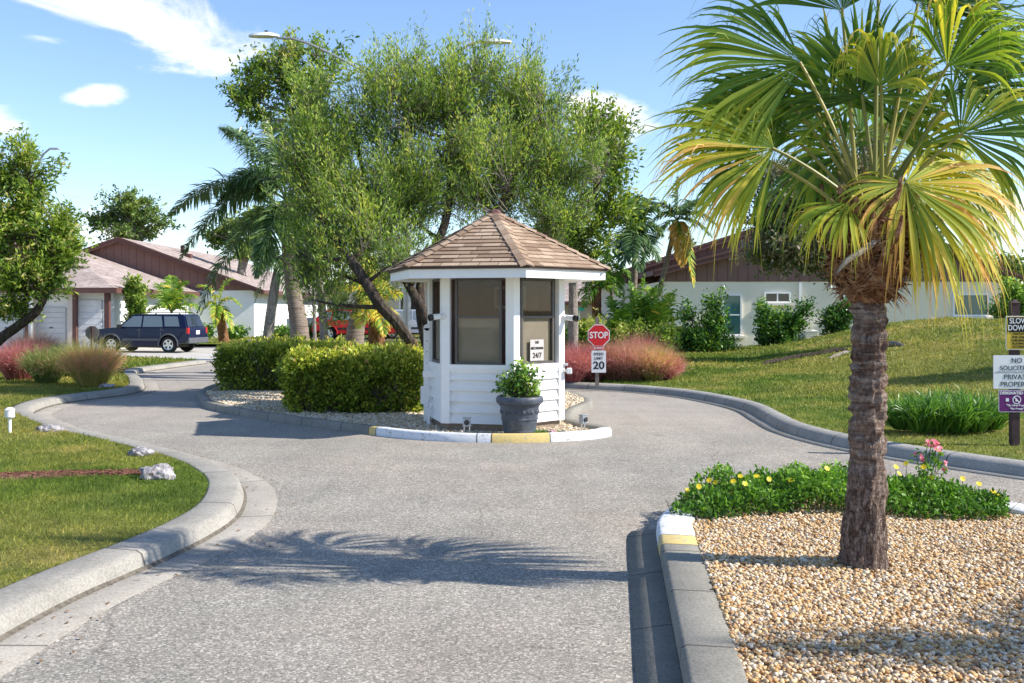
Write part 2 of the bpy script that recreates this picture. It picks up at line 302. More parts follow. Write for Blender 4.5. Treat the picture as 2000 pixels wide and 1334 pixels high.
def text(s, size, loc, mat, parent=None, name='lettering', bold=0, sx=1.0, depth=.0015, align='CENTER', rz=0):
    cu = bpy.data.curves.new('txt', 'FONT'); cu.body = s; cu.size = size; cu.align_x = align; cu.align_y = 'CENTER'; cu.extrude = depth; cu.offset = bold
    ob = bpy.data.objects.new('txt', cu); COL.objects.link(ob); dg = bpy.context.evaluated_depsgraph_get()
    me = bpy.data.meshes.new_from_object(ob.evaluated_get(dg)); bpy.data.objects.remove(ob); bpy.data.curves.remove(cu)
    me.transform(Matrix.Translation(loc) @ Matrix.Rotation(rz, 4, 'Z') @ Matrix.Rotation(R(90), 4, 'X') @ Matrix.Diagonal((sx, 1, 1, 1))); me.materials.clear()
    return link(name, me, mat, parent)
def catmull(pts, step=.15, closed=False):
    pts = [Vector(p).to_3d() if len(p) == 2 else Vector(p) for p in pts]; n = len(pts); out = []
    rng = range(n if closed else n-1)
    for i in rng:
        if closed: p0, p1, p2, p3 = pts[i-1], pts[i], pts[(i+1) % n], pts[(i+2) % n]
        else: p0, p1, p2, p3 = pts[max(i-1, 0)], pts[i], pts[i+1], pts[min(i+2, n-1)]
        m = max(1, int((p2-p1).length/step))
        for k in range(m):
            u = k/m; out.append(.5*((2*p1)+(p2-p0)*u+(2*p0-5*p1+4*p2-p3)*u*u+(3*p1-p0-3*p2+p3)*u**3))
    if not closed: out.append(pts[-1])
    return out
def sweep(name, path, prof, mat, closed=False, mats=None, zf=None):
    """path: world points; prof: list of (offset to the right of travel, z). One mesh."""
    n = len(path); V = []; A = []; s_ = 0
    for i, p in enumerate(path):
        a = path[(i+1) % n] if closed or i < n-1 else path[i]; b = path[i-1] if closed or i > 0 else path[i]
        d = (a-b); d.z = 0; d.normalize(); r = Vector((d.y, -d.x, 0))
        if i: s_ += (p-path[i-1]).length
        for off, z in prof:
            q = p+r*off; V.append((q.x, q.y, z+(zf(q.x, q.y) if zf else 0))); A.append(s_)
    k = len(prof); fs = []
    for i in range(n if closed else n-1):
        for j in range(k-1): a = i*k+j; b = ((i+1) % n)*k+j; fs.append((a, b, b+1, a+1))
    me = npmesh(name, V, fs, {'along': A}); o = link(name, me, mat); return o
def inpoly(X, Y, poly):
    r = np.zeros(X.shape, bool); n = len(poly)
    for i in range(n):
        x1, y1 = poly[i][0], poly[i][1]; x2, y2 = poly[i-1][0], poly[i-1][1]
        if y1 == y2: continue
        r ^= ((y1 > Y) != (y2 > Y)) & (X < (x2-x1)*(Y-y1)/(y2-y1)+x1)
    return r
def sheet(name, poly, zf, mat, step=.5, ymax=60):
    poly = [(p[0], p[1]) for p in poly]; xs = [p[0] for p in poly]; ys = [p[1] for p in poly]
    gx, gy = np.meshgrid(np.arange(min(xs), max(xs), step), np.arange(min(ys), max(ys), step)); gx = gx.ravel()+.013; gy = gy.ravel()+.017
    k = inpoly(gx, gy, poly); pts = [Vector(p) for p in poly]+[Vector((a, b)) for a, b in zip(gx[k], gy[k])]
    n = len(poly); res = geometry.delaunay_2d_cdt(pts, [(i, (i+1) % n) for i in range(n)], [list(range(n))], 1, 1e-4)
    V = [(v.x, v.y, zf(v.x, v.y)) for v in res[0]]; me = bpy.data.meshes.new(name); me.from_pydata(V, [], res[2]); me.update()
    if me.polygons and sum(p.normal.z for p in me.polygons) < 0: me.flip_normals()
    return link(name, me, mat, smooth=True)

# vectorised strips (blades, leaflets, fan segments)
def nrm(a): return a/np.maximum(np.linalg.norm(a, axis=-1, keepdims=True), 1e-9)
def strips(p0, d0, side, L, w, droop, K=4, start=0.0, prof='leaf', power=1.0, fold=0.0, tint=None, split=.45):
    N = len(p0); p0 = np.asarray(p0, float); d0 = nrm(np.asarray(d0, float)); side = nrm(np.asarray(side, float))
    L = np.broadcast_to(L, (N,)).astype(float); w = np.broadcast_to(w, (N,)).astype(float); droop = np.broadcast_to(droop, (N,)).astype(float)
    rows = []; p = p0.copy(); nr = 3 if fold else 2
    for k in range(K+1):
        t_ = k/K
        if prof == 'leaf': ww = w*(.25+.75*math.sin(math.pi*min(1, t_*1.05+.02)))*(1 if k < K else .08)
        elif prof == 'blade': ww = w*(1-t_**1.5*.92)
        elif prof == 'fan': ww = w*(t_/split if t_ < split else max(.05, 1-(t_-split)/(1-split))**.8)
        s2 = side*ww[:, None]*.5; g_ = np.maximum(0, t_-start)**power
        dirk = nrm(d0+np.array([0, 0, -1.])*(droop*g_)[:, None])
        if fold: rows += [p-s2, p+nrm(np.cross(side, dirk))*(ww*fold)[:, None], p+s2]
        else: rows += [p-s2, p+s2]
        p = p+dirk*(L/K)[:, None]
    V = np.stack(rows, 1).reshape(-1, 3); m = nr*(K+1); base = (np.arange(N)*m)[:, None]
    fs = []
    for k in range(K):
        for j in range(nr-1): a = k*nr+j; fs.append([a, a+1, a+nr+1, a+nr])
    Fc = (base[:, :, None]+np.array(fs)[None]).reshape(-1, 4)
    T = np.repeat(np.asarray(tint if tint is not None else RNG.random(N), float), m)
    return V, Fc, T
def merge(parts):
    V = []; Fs = []; T = []; b = 0
    for v, f, t_ in parts: V.append(v); Fs.append(f+b); T.append(t_); b += len(v)
    return np.concatenate(V), np.concatenate(Fs), np.concatenate(T)
def stripobj(name, parts, mat, parent=None):
    V, Fs, T = merge(parts) if isinstance(parts, list) else parts
    if parent is not None: V = V-np.array(parent_world(parent))
    return link(name, npmesh(name, V, Fs, {'tint': T}), mat, parent)
def parent_world(p):
    v = Vector((0, 0, 0))
    while p: v += p.location; p = p.parent
    return v
def rdir(N, z0=-1, z1=1):
    z = RNG.uniform(z0, z1, N); a = RNG.uniform(0, 2*math.pi, N); r = np.sqrt(1-z*z); return np.stack([r*np.cos(a), r*np.sin(a), z], 1)
def leaves(P_, size, aspect=.45, up=.0, tint=None, K=2, dirs=None, droop=.3):
    N = len(P_); d = rdir(N) if dirs is None else dirs+rdir(N)*.45; d[:, 2] += up; s = np.cross(d, rdir(N)); L = size*RNG.uniform(.6, 1.3, N)
    return strips(P_, d, s, L, L*aspect, droop, K=K, tint=tint)
# ---------------------------------------------------------------- camera, sun, sky
cam = bpy.data.cameras.new('camera'); co = bpy.data.objects.new('camera', cam); COL.objects.link(co); S.camera = co
cam.sensor_width = 36; cam.lens = 36; cam.shift_y = -62/2000; cam.clip_end = 4000; cam.clip_start = .05
co.location = (0, 0, CH); co.rotation_euler = (R(90), 0, 0)
SAZ, SEL = -7, 38
sd = Vector((math.cos(R(SEL))*math.cos(R(SAZ)), math.cos(R(SEL))*math.sin(R(SAZ)), math.sin(R(SEL))))
sl = bpy.data.lights.new('sun', 'SUN'); sl.energy = 4.1; sl.angle = R(.55); sl.color = (1, .95, .87); so = bpy.data.objects.new('sun', sl); COL.objects.link(so)
so.rotation_euler = sd.to_track_quat('Z', 'Y').to_euler()
W = bpy.data.worlds.new('World'); S.world = W; W.use_nodes = True; wn = W.node_tree.nodes; wl = W.node_tree.links
bg = wn['Background']; sky = wn.new('ShaderNodeTexSky'); sky.sky_type = 'NISHITA'; sky.sun_disc = False; sky.sun_elevation = R(SEL); sky.sun_rotation = R(90-SAZ); sky.ozone_density = 2.6; sky.dust_density = .1; sky.air_density = 1.0
bg.inputs['Strength'].default_value = .12
def wmath(op, a, b=0.):
    n = wn.new('ShaderNodeMath'); n.operation = op
    for k, v in enumerate((a, b)):
        if hasattr(v, 'is_linked'): wl.new(v, n.inputs[k])
        else: n.inputs[k].default_value = v
    return n.outputs[0]
tc = wn.new('ShaderNodeTexCoord').outputs['Generated']
nz = wn.new('ShaderNodeTexNoise'); nz.inputs['Scale'].default_value = 5.0; nz.inputs['Detail'].default_value = 9; nz.inputs['Roughness'].default_value = .62; nz.inputs['Distortion'].default_value = .5
mp = wn.new('ShaderNodeMapping'); mp.inputs['Scale'].default_value = (1.0, 1.0, 2.6); wl.new(tc, mp.inputs[0]); wl.new(mp.outputs[0], nz.inputs['Vector'])
sx = wn.new('ShaderNodeSeparateXYZ'); wl.new(tc, sx.inputs[0])
az = wmath('ARCTAN2', sx.outputs[0], sx.outputs[1]); el = wmath('ARCSINE', sx.outputs[2])
def blob(px, py, wx, wy, rot=0, amp=1):
    a0 = math.atan((px-1000)/F); e0 = math.atan((HZ-py)/F*math.cos(a0)); wx = wx/F; wy = wy/F
    dx = wmath('SUBTRACT', az, a0); dy = wmath('SUBTRACT', el, e0); c_, s_ = math.cos(R(rot)), math.sin(R(rot))
    u = wmath('DIVIDE', wmath('ADD', wmath('MULTIPLY', dx, c_), wmath('MULTIPLY', dy, s_)), wx); v = wmath('DIVIDE', wmath('SUBTRACT', wmath('MULTIPLY', dy, c_), wmath('MULTIPLY', dx, s_)), wy)
    q = wmath('ADD', wmath('MULTIPLY', u, u), wmath('MULTIPLY', v, v)); return wmath('MULTIPLY', wmath('MAXIMUM', wmath('SUBTRACT', 1, q), -3), amp)
bl = [blob(200, 5, 340, 95, -12), blob(310, 75, 200, 52, -14), blob(95, 77, 75, 16, 0, .8), blob(330, 92, 60, 20, -10), blob(185, 190, 58, 24, 8), blob(1190, 225, 110, 48, -8), blob(1930, 440, 110, 90), blob(190, 440, 120, 50), blob(-160, 250, 160, 60), blob(2400, 300, 330, 120), blob(640, -190, 300, 70), blob(1300, -400, 420, 90), blob(-700, 300, 500, 120)]
m_ = bl[0]
for b_ in bl[1:]: m_ = wmath('MAXIMUM', m_, b_)
cl = wmath('ADD', m_, wmath('MULTIPLY', wmath('SUBTRACT', nz.outputs['Fac'], .5), 5.5))
cr = wn.new('ShaderNodeValToRGB'); cr.color_ramp.elements[0].position = .0; cr.color_ramp.elements[1].position = 1.0; cr.color_ramp.elements[1].color = (.93, .93, .93, 1); cr.color_ramp.interpolation = 'EASE'; wl.new(cl, cr.inputs[0])
mxx = wn.new('ShaderNodeMix'); mxx.data_type = 'RGBA'; wl.new(cr.outputs[0], mxx.inputs[0]); gm = wn.new('ShaderNodeMix'); gm.data_type = 'RGBA'; gm.blend_type = 'MULTIPLY'; gm.inputs[0].default_value = 1; gm.inputs[7].default_value = (.93, .95, 1.03, 1); wl.new(sky.outputs[0], gm.inputs[6]); wl.new(gm.outputs[2], mxx.inputs[6]); mxx.inputs[7].default_value = (6.4, 6.3, 6.3, 1)
wl.new(mxx.outputs[2], bg.inputs['Color'])
S.view_settings.view_transform = 'Standard'; S.view_settings.look = 'None'; S.view_settings.gamma = 1; S.view_settings.exposure = .9
S.cycles.transparent_max_bounces = 12; S.cycles.max_bounces = 8

# ---------------------------------------------------------------- ground
X = [3, 4.5, 6.6, 9, 10, 11.4, 12.75, 15, 25]; ZC = [.12, .24, .26, .70, .98, 1.22, 1.34, 1.25, 1.2]
def zr(x, y):
    k_ = min(1, max(0, (KD.find((x, y, 0))[2]-.05)/2.2)); k_ = k_*k_*(3-2*k_)
    return .122+(zr0(x, y)-.12)*k_
def zr0(x, y):
    c = float(np.interp(x, X, ZC)); t_ = min(1, max(0, (y-12)/18)); s_ = t_*t_*(3-2*t_)*.55+t_*.45
    if y > 30: s_ = 1-.85*min(1, (y-30)/9)
    return .12+c*s_-.0
def zl(x, y): return .12+.03*math.sin(x*.7)*math.sin(y*.5)*min(1, max(0, (-x-3.4)))
def zfar(x, y): return .06+.015*max(0, y-41)
gp = [(-1500, -60), (1500, -60), (1500, 3000), (-1500, 3000)]
me = bpy.data.meshes.new('ground'); me.from_pydata([(x, y, -.04) for x, y in gp], [], [(0, 1, 2, 3)]); struct(link('ground', me, 'lawn'))
me = bpy.data.meshes.new('road'); me.from_pydata([(-40, -12, 0), (30, -12, 0), (30, 75, 0), (-40, 75, 0)], [], [(0, 1, 2, 3)]); struct(link('road', me, 'asphalt'))
LP = [(-3.5, -6), (-3.2, 0), (-3.0, 4), (-2.9, 5.8), (-2.67, 6.95), (-2.56, 7.7), (-2.57, 8.43), (-2.80, 9.43), (-3.16, 10.2), (-3.67, 10.97), (-5.0, 12.5), (-6.18, 13.7), (-7.2, 15.05), (-7.94, 16.2), (-8.3, 17.3), (-8.42, 18.4), (-8.2, 19.5), (-7.95, 20.4), (-8.1, 21.6), (-8.8, 23.5), (-10.2, 27), (-10.2, 29.5), (-9.9, 32.2)]
LPc = catmull(LP, .15)
prof_roll = [(0, -.05), (0, .118), (.02, .126), (.245, .121), (.285, .10), (.315, .012), (.34, .003), (.60, .006), (.60, -.05)]
struct(sweep('kerb', LPc, prof_roll[:6], 'kerb_concrete')); struct(sweep('gutter', LPc, prof_roll[5:], 'gutter_concrete'))
plain('kerb_dirt', (.14, .12, .095), .95, .1, var=.5, scale=25)  # dark mottled brown for the narrow band along the left kerb crease
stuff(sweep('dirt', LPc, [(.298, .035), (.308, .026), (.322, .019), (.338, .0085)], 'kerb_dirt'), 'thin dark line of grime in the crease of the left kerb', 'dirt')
LPoly = [(p.x, p.y) for p in LPc]+[(-12.8, 34.2), (-20, 35.2), (-60, 37), (-60, -6)]
struct(sheet('lawn', LPoly, zl, 'lawn', 1.0))
RP = [(-3, 38), (-2.2, 33), (-1.4, 28), (-.4, 24.6), (.6, 22.9), (1.6, 22.1), (2.7, 21.3), (3.6, 19.9), (4.15, 17.6), (4.1, 15.6), (4.05, 14.3), (4.22, 13.1), (4.6, 12.0), (5.1, 11.05), (5.65, 10.2), (6.3, 9.2), (7.2, 7.6), (8.6, 4), (9.5, -6)]
RPc = catmull(RP, .15)
from mathutils.kdtree import KDTree
KD = KDTree(len(RPc)); [KD.insert((p.x, p.y, 0), i) for i, p in enumerate(RPc)]; KD.balance()
struct(sweep('kerb', RPc, [(0, -.05), (0, .125), (.03, .135), (.17, .12), (.22, .08), (.245, .012)], 'kerb_mid')); struct(sweep('gutter', RPc, [(.245, .012), (.27, .004), (.46, .006), (.46, -.05)], 'kerb_concrete'))
RPoly = [(p.x, p.y) for p in RPc]+[(60, -6), (60, 46), (-3, 46)]
struct(sheet('lawn', RPoly, zr, 'lawn', .8))
FP = [(-13.2, 46.5), (-12.2, 41.9), (-7.8, 40.4), (-2, 40), (5, 47), (5, 80), (-60, 80), (-60, 50)]
struct(sheet('lawn', FP, zfar, 'lawn', 2.0))
DP = [(-9.6, 33.2), (-7.6, 34.5), (-6.6, 40.2), (-7.8, 40.5), (-12.1, 42), (-13, 46), (-40, 46), (-40, 36.2), (-20, 35.3), (-12.8, 34.3)]
dv = sheet('driveway', DP, lambda x, y: .02, 'drive_concrete', 3); struct(dv)
a_ = dv.data.attributes.new('along', 'FLOAT', 'POINT'); a_.data.foreach_set('value', [v.co.x+100 for v in dv.data.vertices])
me = bpy.data.meshes.new('path'); me.from_pydata([(-13, 48.6, .2), (2, 48.6, .2), (2, 54, .28), (-13, 54, .28)], [], [(0, 1, 2, 3)]); struct(link('driveway', me, 'drive_concrete'))
# centre island
IS = [(-5.75, 18.9), (-5.35, 17.8), (-4.6, 16.7), (-3.4, 15.35), (-2.1, 14.1), (-1.5, 13.55), (-.95, 13.25), (-.4, 13.1), (.1, 13.08), (.6, 13.2), (1.0, 13.4), (1.28, 13.7), (1.33, 14.0), (1.05, 14.5), (.9, 15.3), (1.05, 16.6), (1.4, 17.9), (1.35, 19.0), (.9, 20.6), (-.6, 23.6), (-2, 27), (-3.2, 31), (-4.4, 32), (-5.6, 31), (-6.4, 27), (-6.4, 22), (-6.1, 19.9)]
ISc = catmull(IS, .12, True)
n_is = len(ISc); pin = [-.15, -.15]
prof_is = [(-.17, -.02), (-.17, .085), (-.15, .105), (-.03, .115), (0, .095), (.012, -.02)]
def seg(name, i0, i1, mat): return struct(sweep(name, ISc[i0:i1+1], prof_is, mat))
def near(x, y): return min(range(n_is), key=lambda i: (ISc[i].x-x)**2+(ISc[i].y-y)**2)
def at_px(px):
    c = [i for i in range(n_is) if ISc[i].y < 14.35]; return min(c, key=lambda i: abs(1000+ISc[i].x*F/ISc[i].y-px))
marks = [at_px(712), at_px(738), at_px(955), at_px(1080), at_px(1196)]; marks.sort()
seg('kerb', 0, marks[0], 'kerb_dark'); 
for a, b, m_n in ((0, 1, 'kerb_yellow'), (1, 2, 'kerb_white'), (2, 3, 'kerb_yellow'), (3, 4, 'kerb_white')): seg('kerb', marks[a], marks[b], m_n)
struct(sweep('kerb', ISc[marks[4]:]+[ISc[0]], prof_is, 'kerb_dark'))
def inset(path, k):
    out = []
    for i, p in enumerate(path):
        d = path[(i+1) % len(path)]-path[i-1]; d.z = 0; d.normalize(); out.append((p.x-d.y*k, p.y+d.x*k))
    return out
ISi = inset(ISc, .16)
struct(sheet('gravel_ground', ISi, lambda x, y: .035+.06*max(0, min(1, (y-14.5)/3)), 'gravel_bed', .6))
# foreground bed on the right
BD = [(.38, 1.0), (.55, 3.0), (.72, 4.25), (.80, 5.0), (.92, 6.2), (1.03, 7.3), (1.10, 7.75), (1.32, 8.3), (1.9, 8.95), (2.6, 9.25), (3.3, 9.2), (3.85, 8.85), (4.12, 8.35), (4.35, 7.6), (4.7, 5.5), (5.0, 1.0)]
BDc = catmull(BD, .1)
prof_bd = [(.27, -.05), (.27, .115), (.25, .13), (.04, .135), (.012, .12), (0, .0)]
ib = min(range(len(BDc)), key=lambda i: abs(BDc[i].y-6.86)+(9 if BDc[i].x > 2 else 0)); iw = min(range(len(BDc)), key=lambda i: abs(BDc[i].y-7.10)+(9 if BDc[i].x > 2 else 0)); ie = min(range(len(BDc)), key=lambda i: abs(BDc[i].y-7.9)+(0 if BDc[i].x > 2 else 9))
struct(sweep('kerb', BDc[:ib+1], prof_bd, 'kerb_dark')); struct(sweep('kerb', BDc[ib:iw+1], prof_bd, 'kerb_yellow')); struct(sweep('kerb', BDc[iw:ie+1], prof_bd, 'kerb_white')); struct(sweep('kerb', BDc[ie:], prof_bd, 'kerb_dark'))
i8 = min(range(len(BDc)), key=lambda i: abs(BDc[i].y-7.85)+(9 if BDc[i].x > 2 else 0))
struct(sweep('gutter', BDc[:i8], [(.002, .045), (-.03, .042), (-.2, .012), (-.2, -.03)], 'gutter_dark'))
BDi = [(p.x, p.y) for p in BDc]; BDi = []
for i, p in enumerate(BDc):
    d = BDc[min(i+1, len(BDc)-1)]-BDc[max(i-1, 0)]; d.z = 0; d.normalize(); BDi.append((p.x+d.y*.26, p.y-d.x*.26))
def zb(x, y): return .105+.03*math.sin(x*2.1)*math.sin(y*1.3)+.04*math.exp(-((x-2.185)**2+(y-6.35)**2)/.3)
struct(sheet('gravel_ground', BDi, zb, 'gravel_bed', .25))
# pebbles
ico = bmesh.new(); bmesh.ops.create_icosphere(ico, subdivisions=1, radius=1); IV = np.array([v.co[:] for v in ico.verts]); IF = np.array([[v.index for v in f.verts] for f in ico.faces]); ico.free()
def scatter(poly, n, yr=None, xr=None, keep=None):
    xs = [p[0] for p in poly]; ys = [p[1] for p in poly]; x0, x1 = xr or (min(xs), max(xs)); y0, y1 = yr or (min(ys), max(ys))
    x = RNG.uniform(x0, x1, n); y = RNG.uniform(y0, y1, n); k = inpoly(x, y, poly)
    if keep is not None: k &= keep(x, y)
    return x[k], y[k]
def pebbles(name, x, y, z, size, mat, label):
    N = len(x); s_ = size*RNG.uniform(.55, 1.35, N)**1.0; sc = np.stack([s_*RNG.uniform(.7, 1.3, N), s_*RNG.uniform(.7, 1.2, N), s_*RNG.uniform(.45, .85, N)], 1)
    a = RNG.uniform(0, 6.28, N); b = RNG.uniform(-.6, .6, N)
    V = IV[None]*(1+RNG.uniform(-.18, .18, (N, 12, 1)))*sc[:, None]
    Vx = V[..., 0]*np.cos(b)[:, None]-V[..., 2]*np.sin(b)[:, None]; Vz = V[..., 0]*np.sin(b)[:, None]+V[..., 2]*np.cos(b)[:, None]; Vy = V[..., 1]
    ca, sa = np.cos(a)[:, None], np.sin(a)[:, None]; W_ = np.stack([Vx*ca-Vy*sa, Vx*sa+Vy*ca, Vz], -1)+np.stack([x, y, z], 1)[:, None]
    Fc = (IF[None]+(np.arange(N)*12)[:, None, None]).reshape(-1, 3)
    o = link(name, npmesh(name, W_.reshape(-1, 3), Fc, {'tint': np.repeat(RNG.random(N), 12)}, True), mat); stuff(o, label, 'gravel'); return o
x, y = scatter(BDi, 100000, (3.9, 9.3), (.9, 4.7), lambda x, y: (x < y*.5+.4) & ((x-2.185)**2+(y-6.35)**2 > .025))
z = np.array([zb(a, b) for a, b in zip(x, y)])+RNG.uniform(-.004, .016, len(x)); pebbles('gravel', x, y, z, .0128, 'pebble', 'tan and white river pebbles around the foreground palm')
x, y = scatter(ISi, 70000, (13, 20), (-6, 1.4)); z = .04+.06*np.clip((y-14.5)/3, 0, 1)+RNG.uniform(0, .02, len(x)); pebbles('gravel', x, y, z, .022, 'pebble_pale', 'pale gravel covering the island around the booth and hedge')
# grass blades
def blades(name, poly, bands, zf, label, keep=None):
    parts = []
    for (y0, y1, x0, x1, dens, L, w) in bands:
        x, y = scatter(poly, int(dens*(y1-y0)*(x1-x0)), (y0, y1), (x0, x1), keep)
        ok = (np.abs(x) < y*.5+.5); x, y = x[ok], y[ok]; N = len(x)
        if not N: continue
        z = np.array([zf(a, b) for a, b in zip(x, y)]); d = rdir(N, .35, 1); d[:, 0] += .1
        parts.append(strips(np.stack([x, y, z-.005], 1), d, np.stack([RNG.normal(1, .5, N), RNG.normal(0, .5, N), np.zeros(N)], 1), L*RNG.uniform(.4, 1.25, N), w*RNG.uniform(.6, 1.2, N), .8, K=2, prof='blade'))
    o = stripobj(name, parts, 'grass_blade'); stuff(o, label, 'grass'); return o
pl = lambda x, y: ~((np.abs(y-(9.75+.06*(x+5))) < .13+.05*np.sin(x*5)) & (x < -3.4))
blades('grass', LPoly, [(5.2, 8, -4.6, -2.2, 4200, .045, .006), (8, 12, -6.5, -2.3, 3000, .05, .007), (12, 22, -11.5, -4.5, 1100, .06, .011), (22, 37, -19, -8, 260, .09, .03)], zl, 'short lawn grass left of the road', pl)
blades('grass', RPoly, [(10, 16, 4, 8.5, 1500, .05, .010), (16, 24, 2, 12.5, 650, .07, .018), (24, 32, 0, 16.5, 260, .09, .03), (32, 46, 2, 20, 60, .12, .05)], zr, 'short lawn grass on the mound at the right')
blades('grass', FP, [(40, 60, -14, 2, 60, .12, .06)], zfar, 'distant lawn grass before the left houses')
# mulch strip in the left lawn
V = []; Fs = []
xs = np.arange(-9, -3.35, .12)
for i, xx in enumerate(xs):
    yc = 9.75+.06*(xx+5)+.03*math.sin(xx*3); w_ = .13+.04*math.sin(xx*5.3)+.02*random.random()
    if xx > -3.9: w_ *= max(.15, (-3.35-xx)/.55)
    for q in (-1, -.5, .5, 1): V.append((xx, yc+q*w_, zl(xx, yc)+(.022 if abs(q) < 1 else -.002)))
    if i: b = (i-1)*4; Fs += [(b+j, b+4+j, b+5+j, b+1+j) for j in range(3)]
struct(link('dirt_strip', npmesh('dirt_strip', V, [f[::-1] for f in Fs]), 'bare_dirt'))
N = 5000; x = RNG.uniform(-6.5, -3.4, N); y = 9.75+.06*(x+5)+RNG.normal(0, .07, N); z = np.array([zl(a, b) for a, b in zip(x, y)])+.02
plain('wood_chip', (.20, .095, .065), .9, .1, var=.5, scale=30)
stuff(stripobj('mulch', [strips(np.stack([x, y, z], 1), rdir(N, 0, .35), rdir(N), RNG.uniform(.02, .05, N), .012, .2, K=1, prof='blade')], 'wood_chip'), 'reddish wood chip mulch strip crossing the left lawn', 'mulch')

# dry leaf litter gathered along the kerbs and gravel
plain('dry_leaf', (.24, .13, .06), .9, .1, var=.5, scale=18)
def litter(path, off, n, spread, z, label):
    idx = RNG.integers(1, len(path)-1, n); Q = []
    for i in idx:
        d = path[i+1]-path[i-1]; d.z = 0; d.normalize(); o = off+abs(RNG.normal(0, spread)); p = path[i]; Q.append((p.x+d.y*o, p.y-d.x*o, z))
    Q = np.array(Q); k = Q[:, 1] > 3; Q = Q[k]; D = rdir(len(Q), -.1, .25); stuff(stripobj('fallen_leaves', [strips(Q, D, np.cross(D, [0, 0, 1.])+RNG.normal(0, .2, Q.shape), RNG.uniform(.015, .045, len(Q)), .018, .4, K=2)], 'dry_leaf'), label, 'fallen leaves')
litter(LPc, .36, 420, .22, .012, 'sparse dry leaves lying along the left kerb')
litter(RPc, .30, 500, .25, .012, 'sparse dry leaves lying along the right kerb')
# ---------------------------------------------------------------- vegetation builders
def bez(p0, p1, p2, n=8):
    p0, p1, p2 = Vector(p0), Vector(p1), Vector(p2)
    return [p0*(1-t_)**2+p1*2*t_*(1-t_)+p2*t_*t_ for t_ in [i/n for i in range(n+1)]]
def rough_tube(mb, pts, rs, n=10, amp=.12, seed=0):
    b = len(mb.v); mb.tube(pts, rs, n); k = len(pts)
    for i in range(k):
        for j in range(n):
            v = Vector(mb.v[b+i*n+j]); c = Vector(pts[i]); f_ = 1+amp*noise.noise(v*5+Vector((seed, 0, 0)))*1.6; mb.v[b+i*n+j] = tuple(c+(v-c)*f_)
def twigs_mesh(A, B, r0, r1):  # 3-sided sticks from A to B, vectorised
    A = np.asarray(A); B = np.asarray(B); N = len(A); d = nrm(B-A); s_ = nrm(np.cross(d, [0.3, .2, 1.])); c = np.cross(d, s_); V = []
    for P_, r in ((A, r0), (B, r1)):
        for k in range(3): w = 2.094*k; V.append(P_+(s_*math.cos(w)+c*math.sin(w))*(r if np.isscalar(r) else r[:, None]))
    V = np.stack(V, 1).reshape(-1, 3); f = np.array([[0, 1, 4, 3], [1, 2, 5, 4], [2, 0, 3, 5]]); return V, (f[None]+(np.arange(N)*6)[:, None, None]).reshape(-1, 4), np.zeros(len(V))
def ellip_pts(blobs, n, shell=.55):
    vol = np.array([b[3]*b[4]*b[5]*(b[6] if len(b) > 6 else 1) for b in blobs])**.8; idx = RNG.choice(len(blobs), n, p=vol/vol.sum()); B = np.array([b[:6] for b in blobs])[idx]
    r = (shell+(1-shell)*RNG.random(n))**.8; r *= RNG.random(n)**.12; return B[:, :3]+rdir(n)*r[:, None]*B[:, 3:6], idx, B
def lumpy(blobs, n, shell, thr=-.08):
    a, b, c = ellip_pts(blobs, n*4, shell); sc = 1.7/np.median([q[3] for q in blobs]); nv = np.array([noise.noise(Vector(p)*sc)+.6*noise.noise(Vector(p)*sc*2.3+Vector((5, 1, 0))) for p in a])
    dr = (a-c[:, :3])/c[:, 3:6]; un = nrm(dr); k_ = np.array([noise.noise(Vector(q)*2.2+Vector(w)*.9)*.75+noise.noise(Vector(q)*5+Vector(w))*.35 for q, w in zip(un, c[:, :3])]); a = c[:, :3]+(a-c[:, :3])*(.95+k_)[:, None]
    rel = np.linalg.norm((a-c[:, :3])/c[:, 3:6], axis=1); k = nv > thr+.30*(rel-.75); a, b, c = a[k][:n], b[k][:n], c[k][:n]; return a, b, c
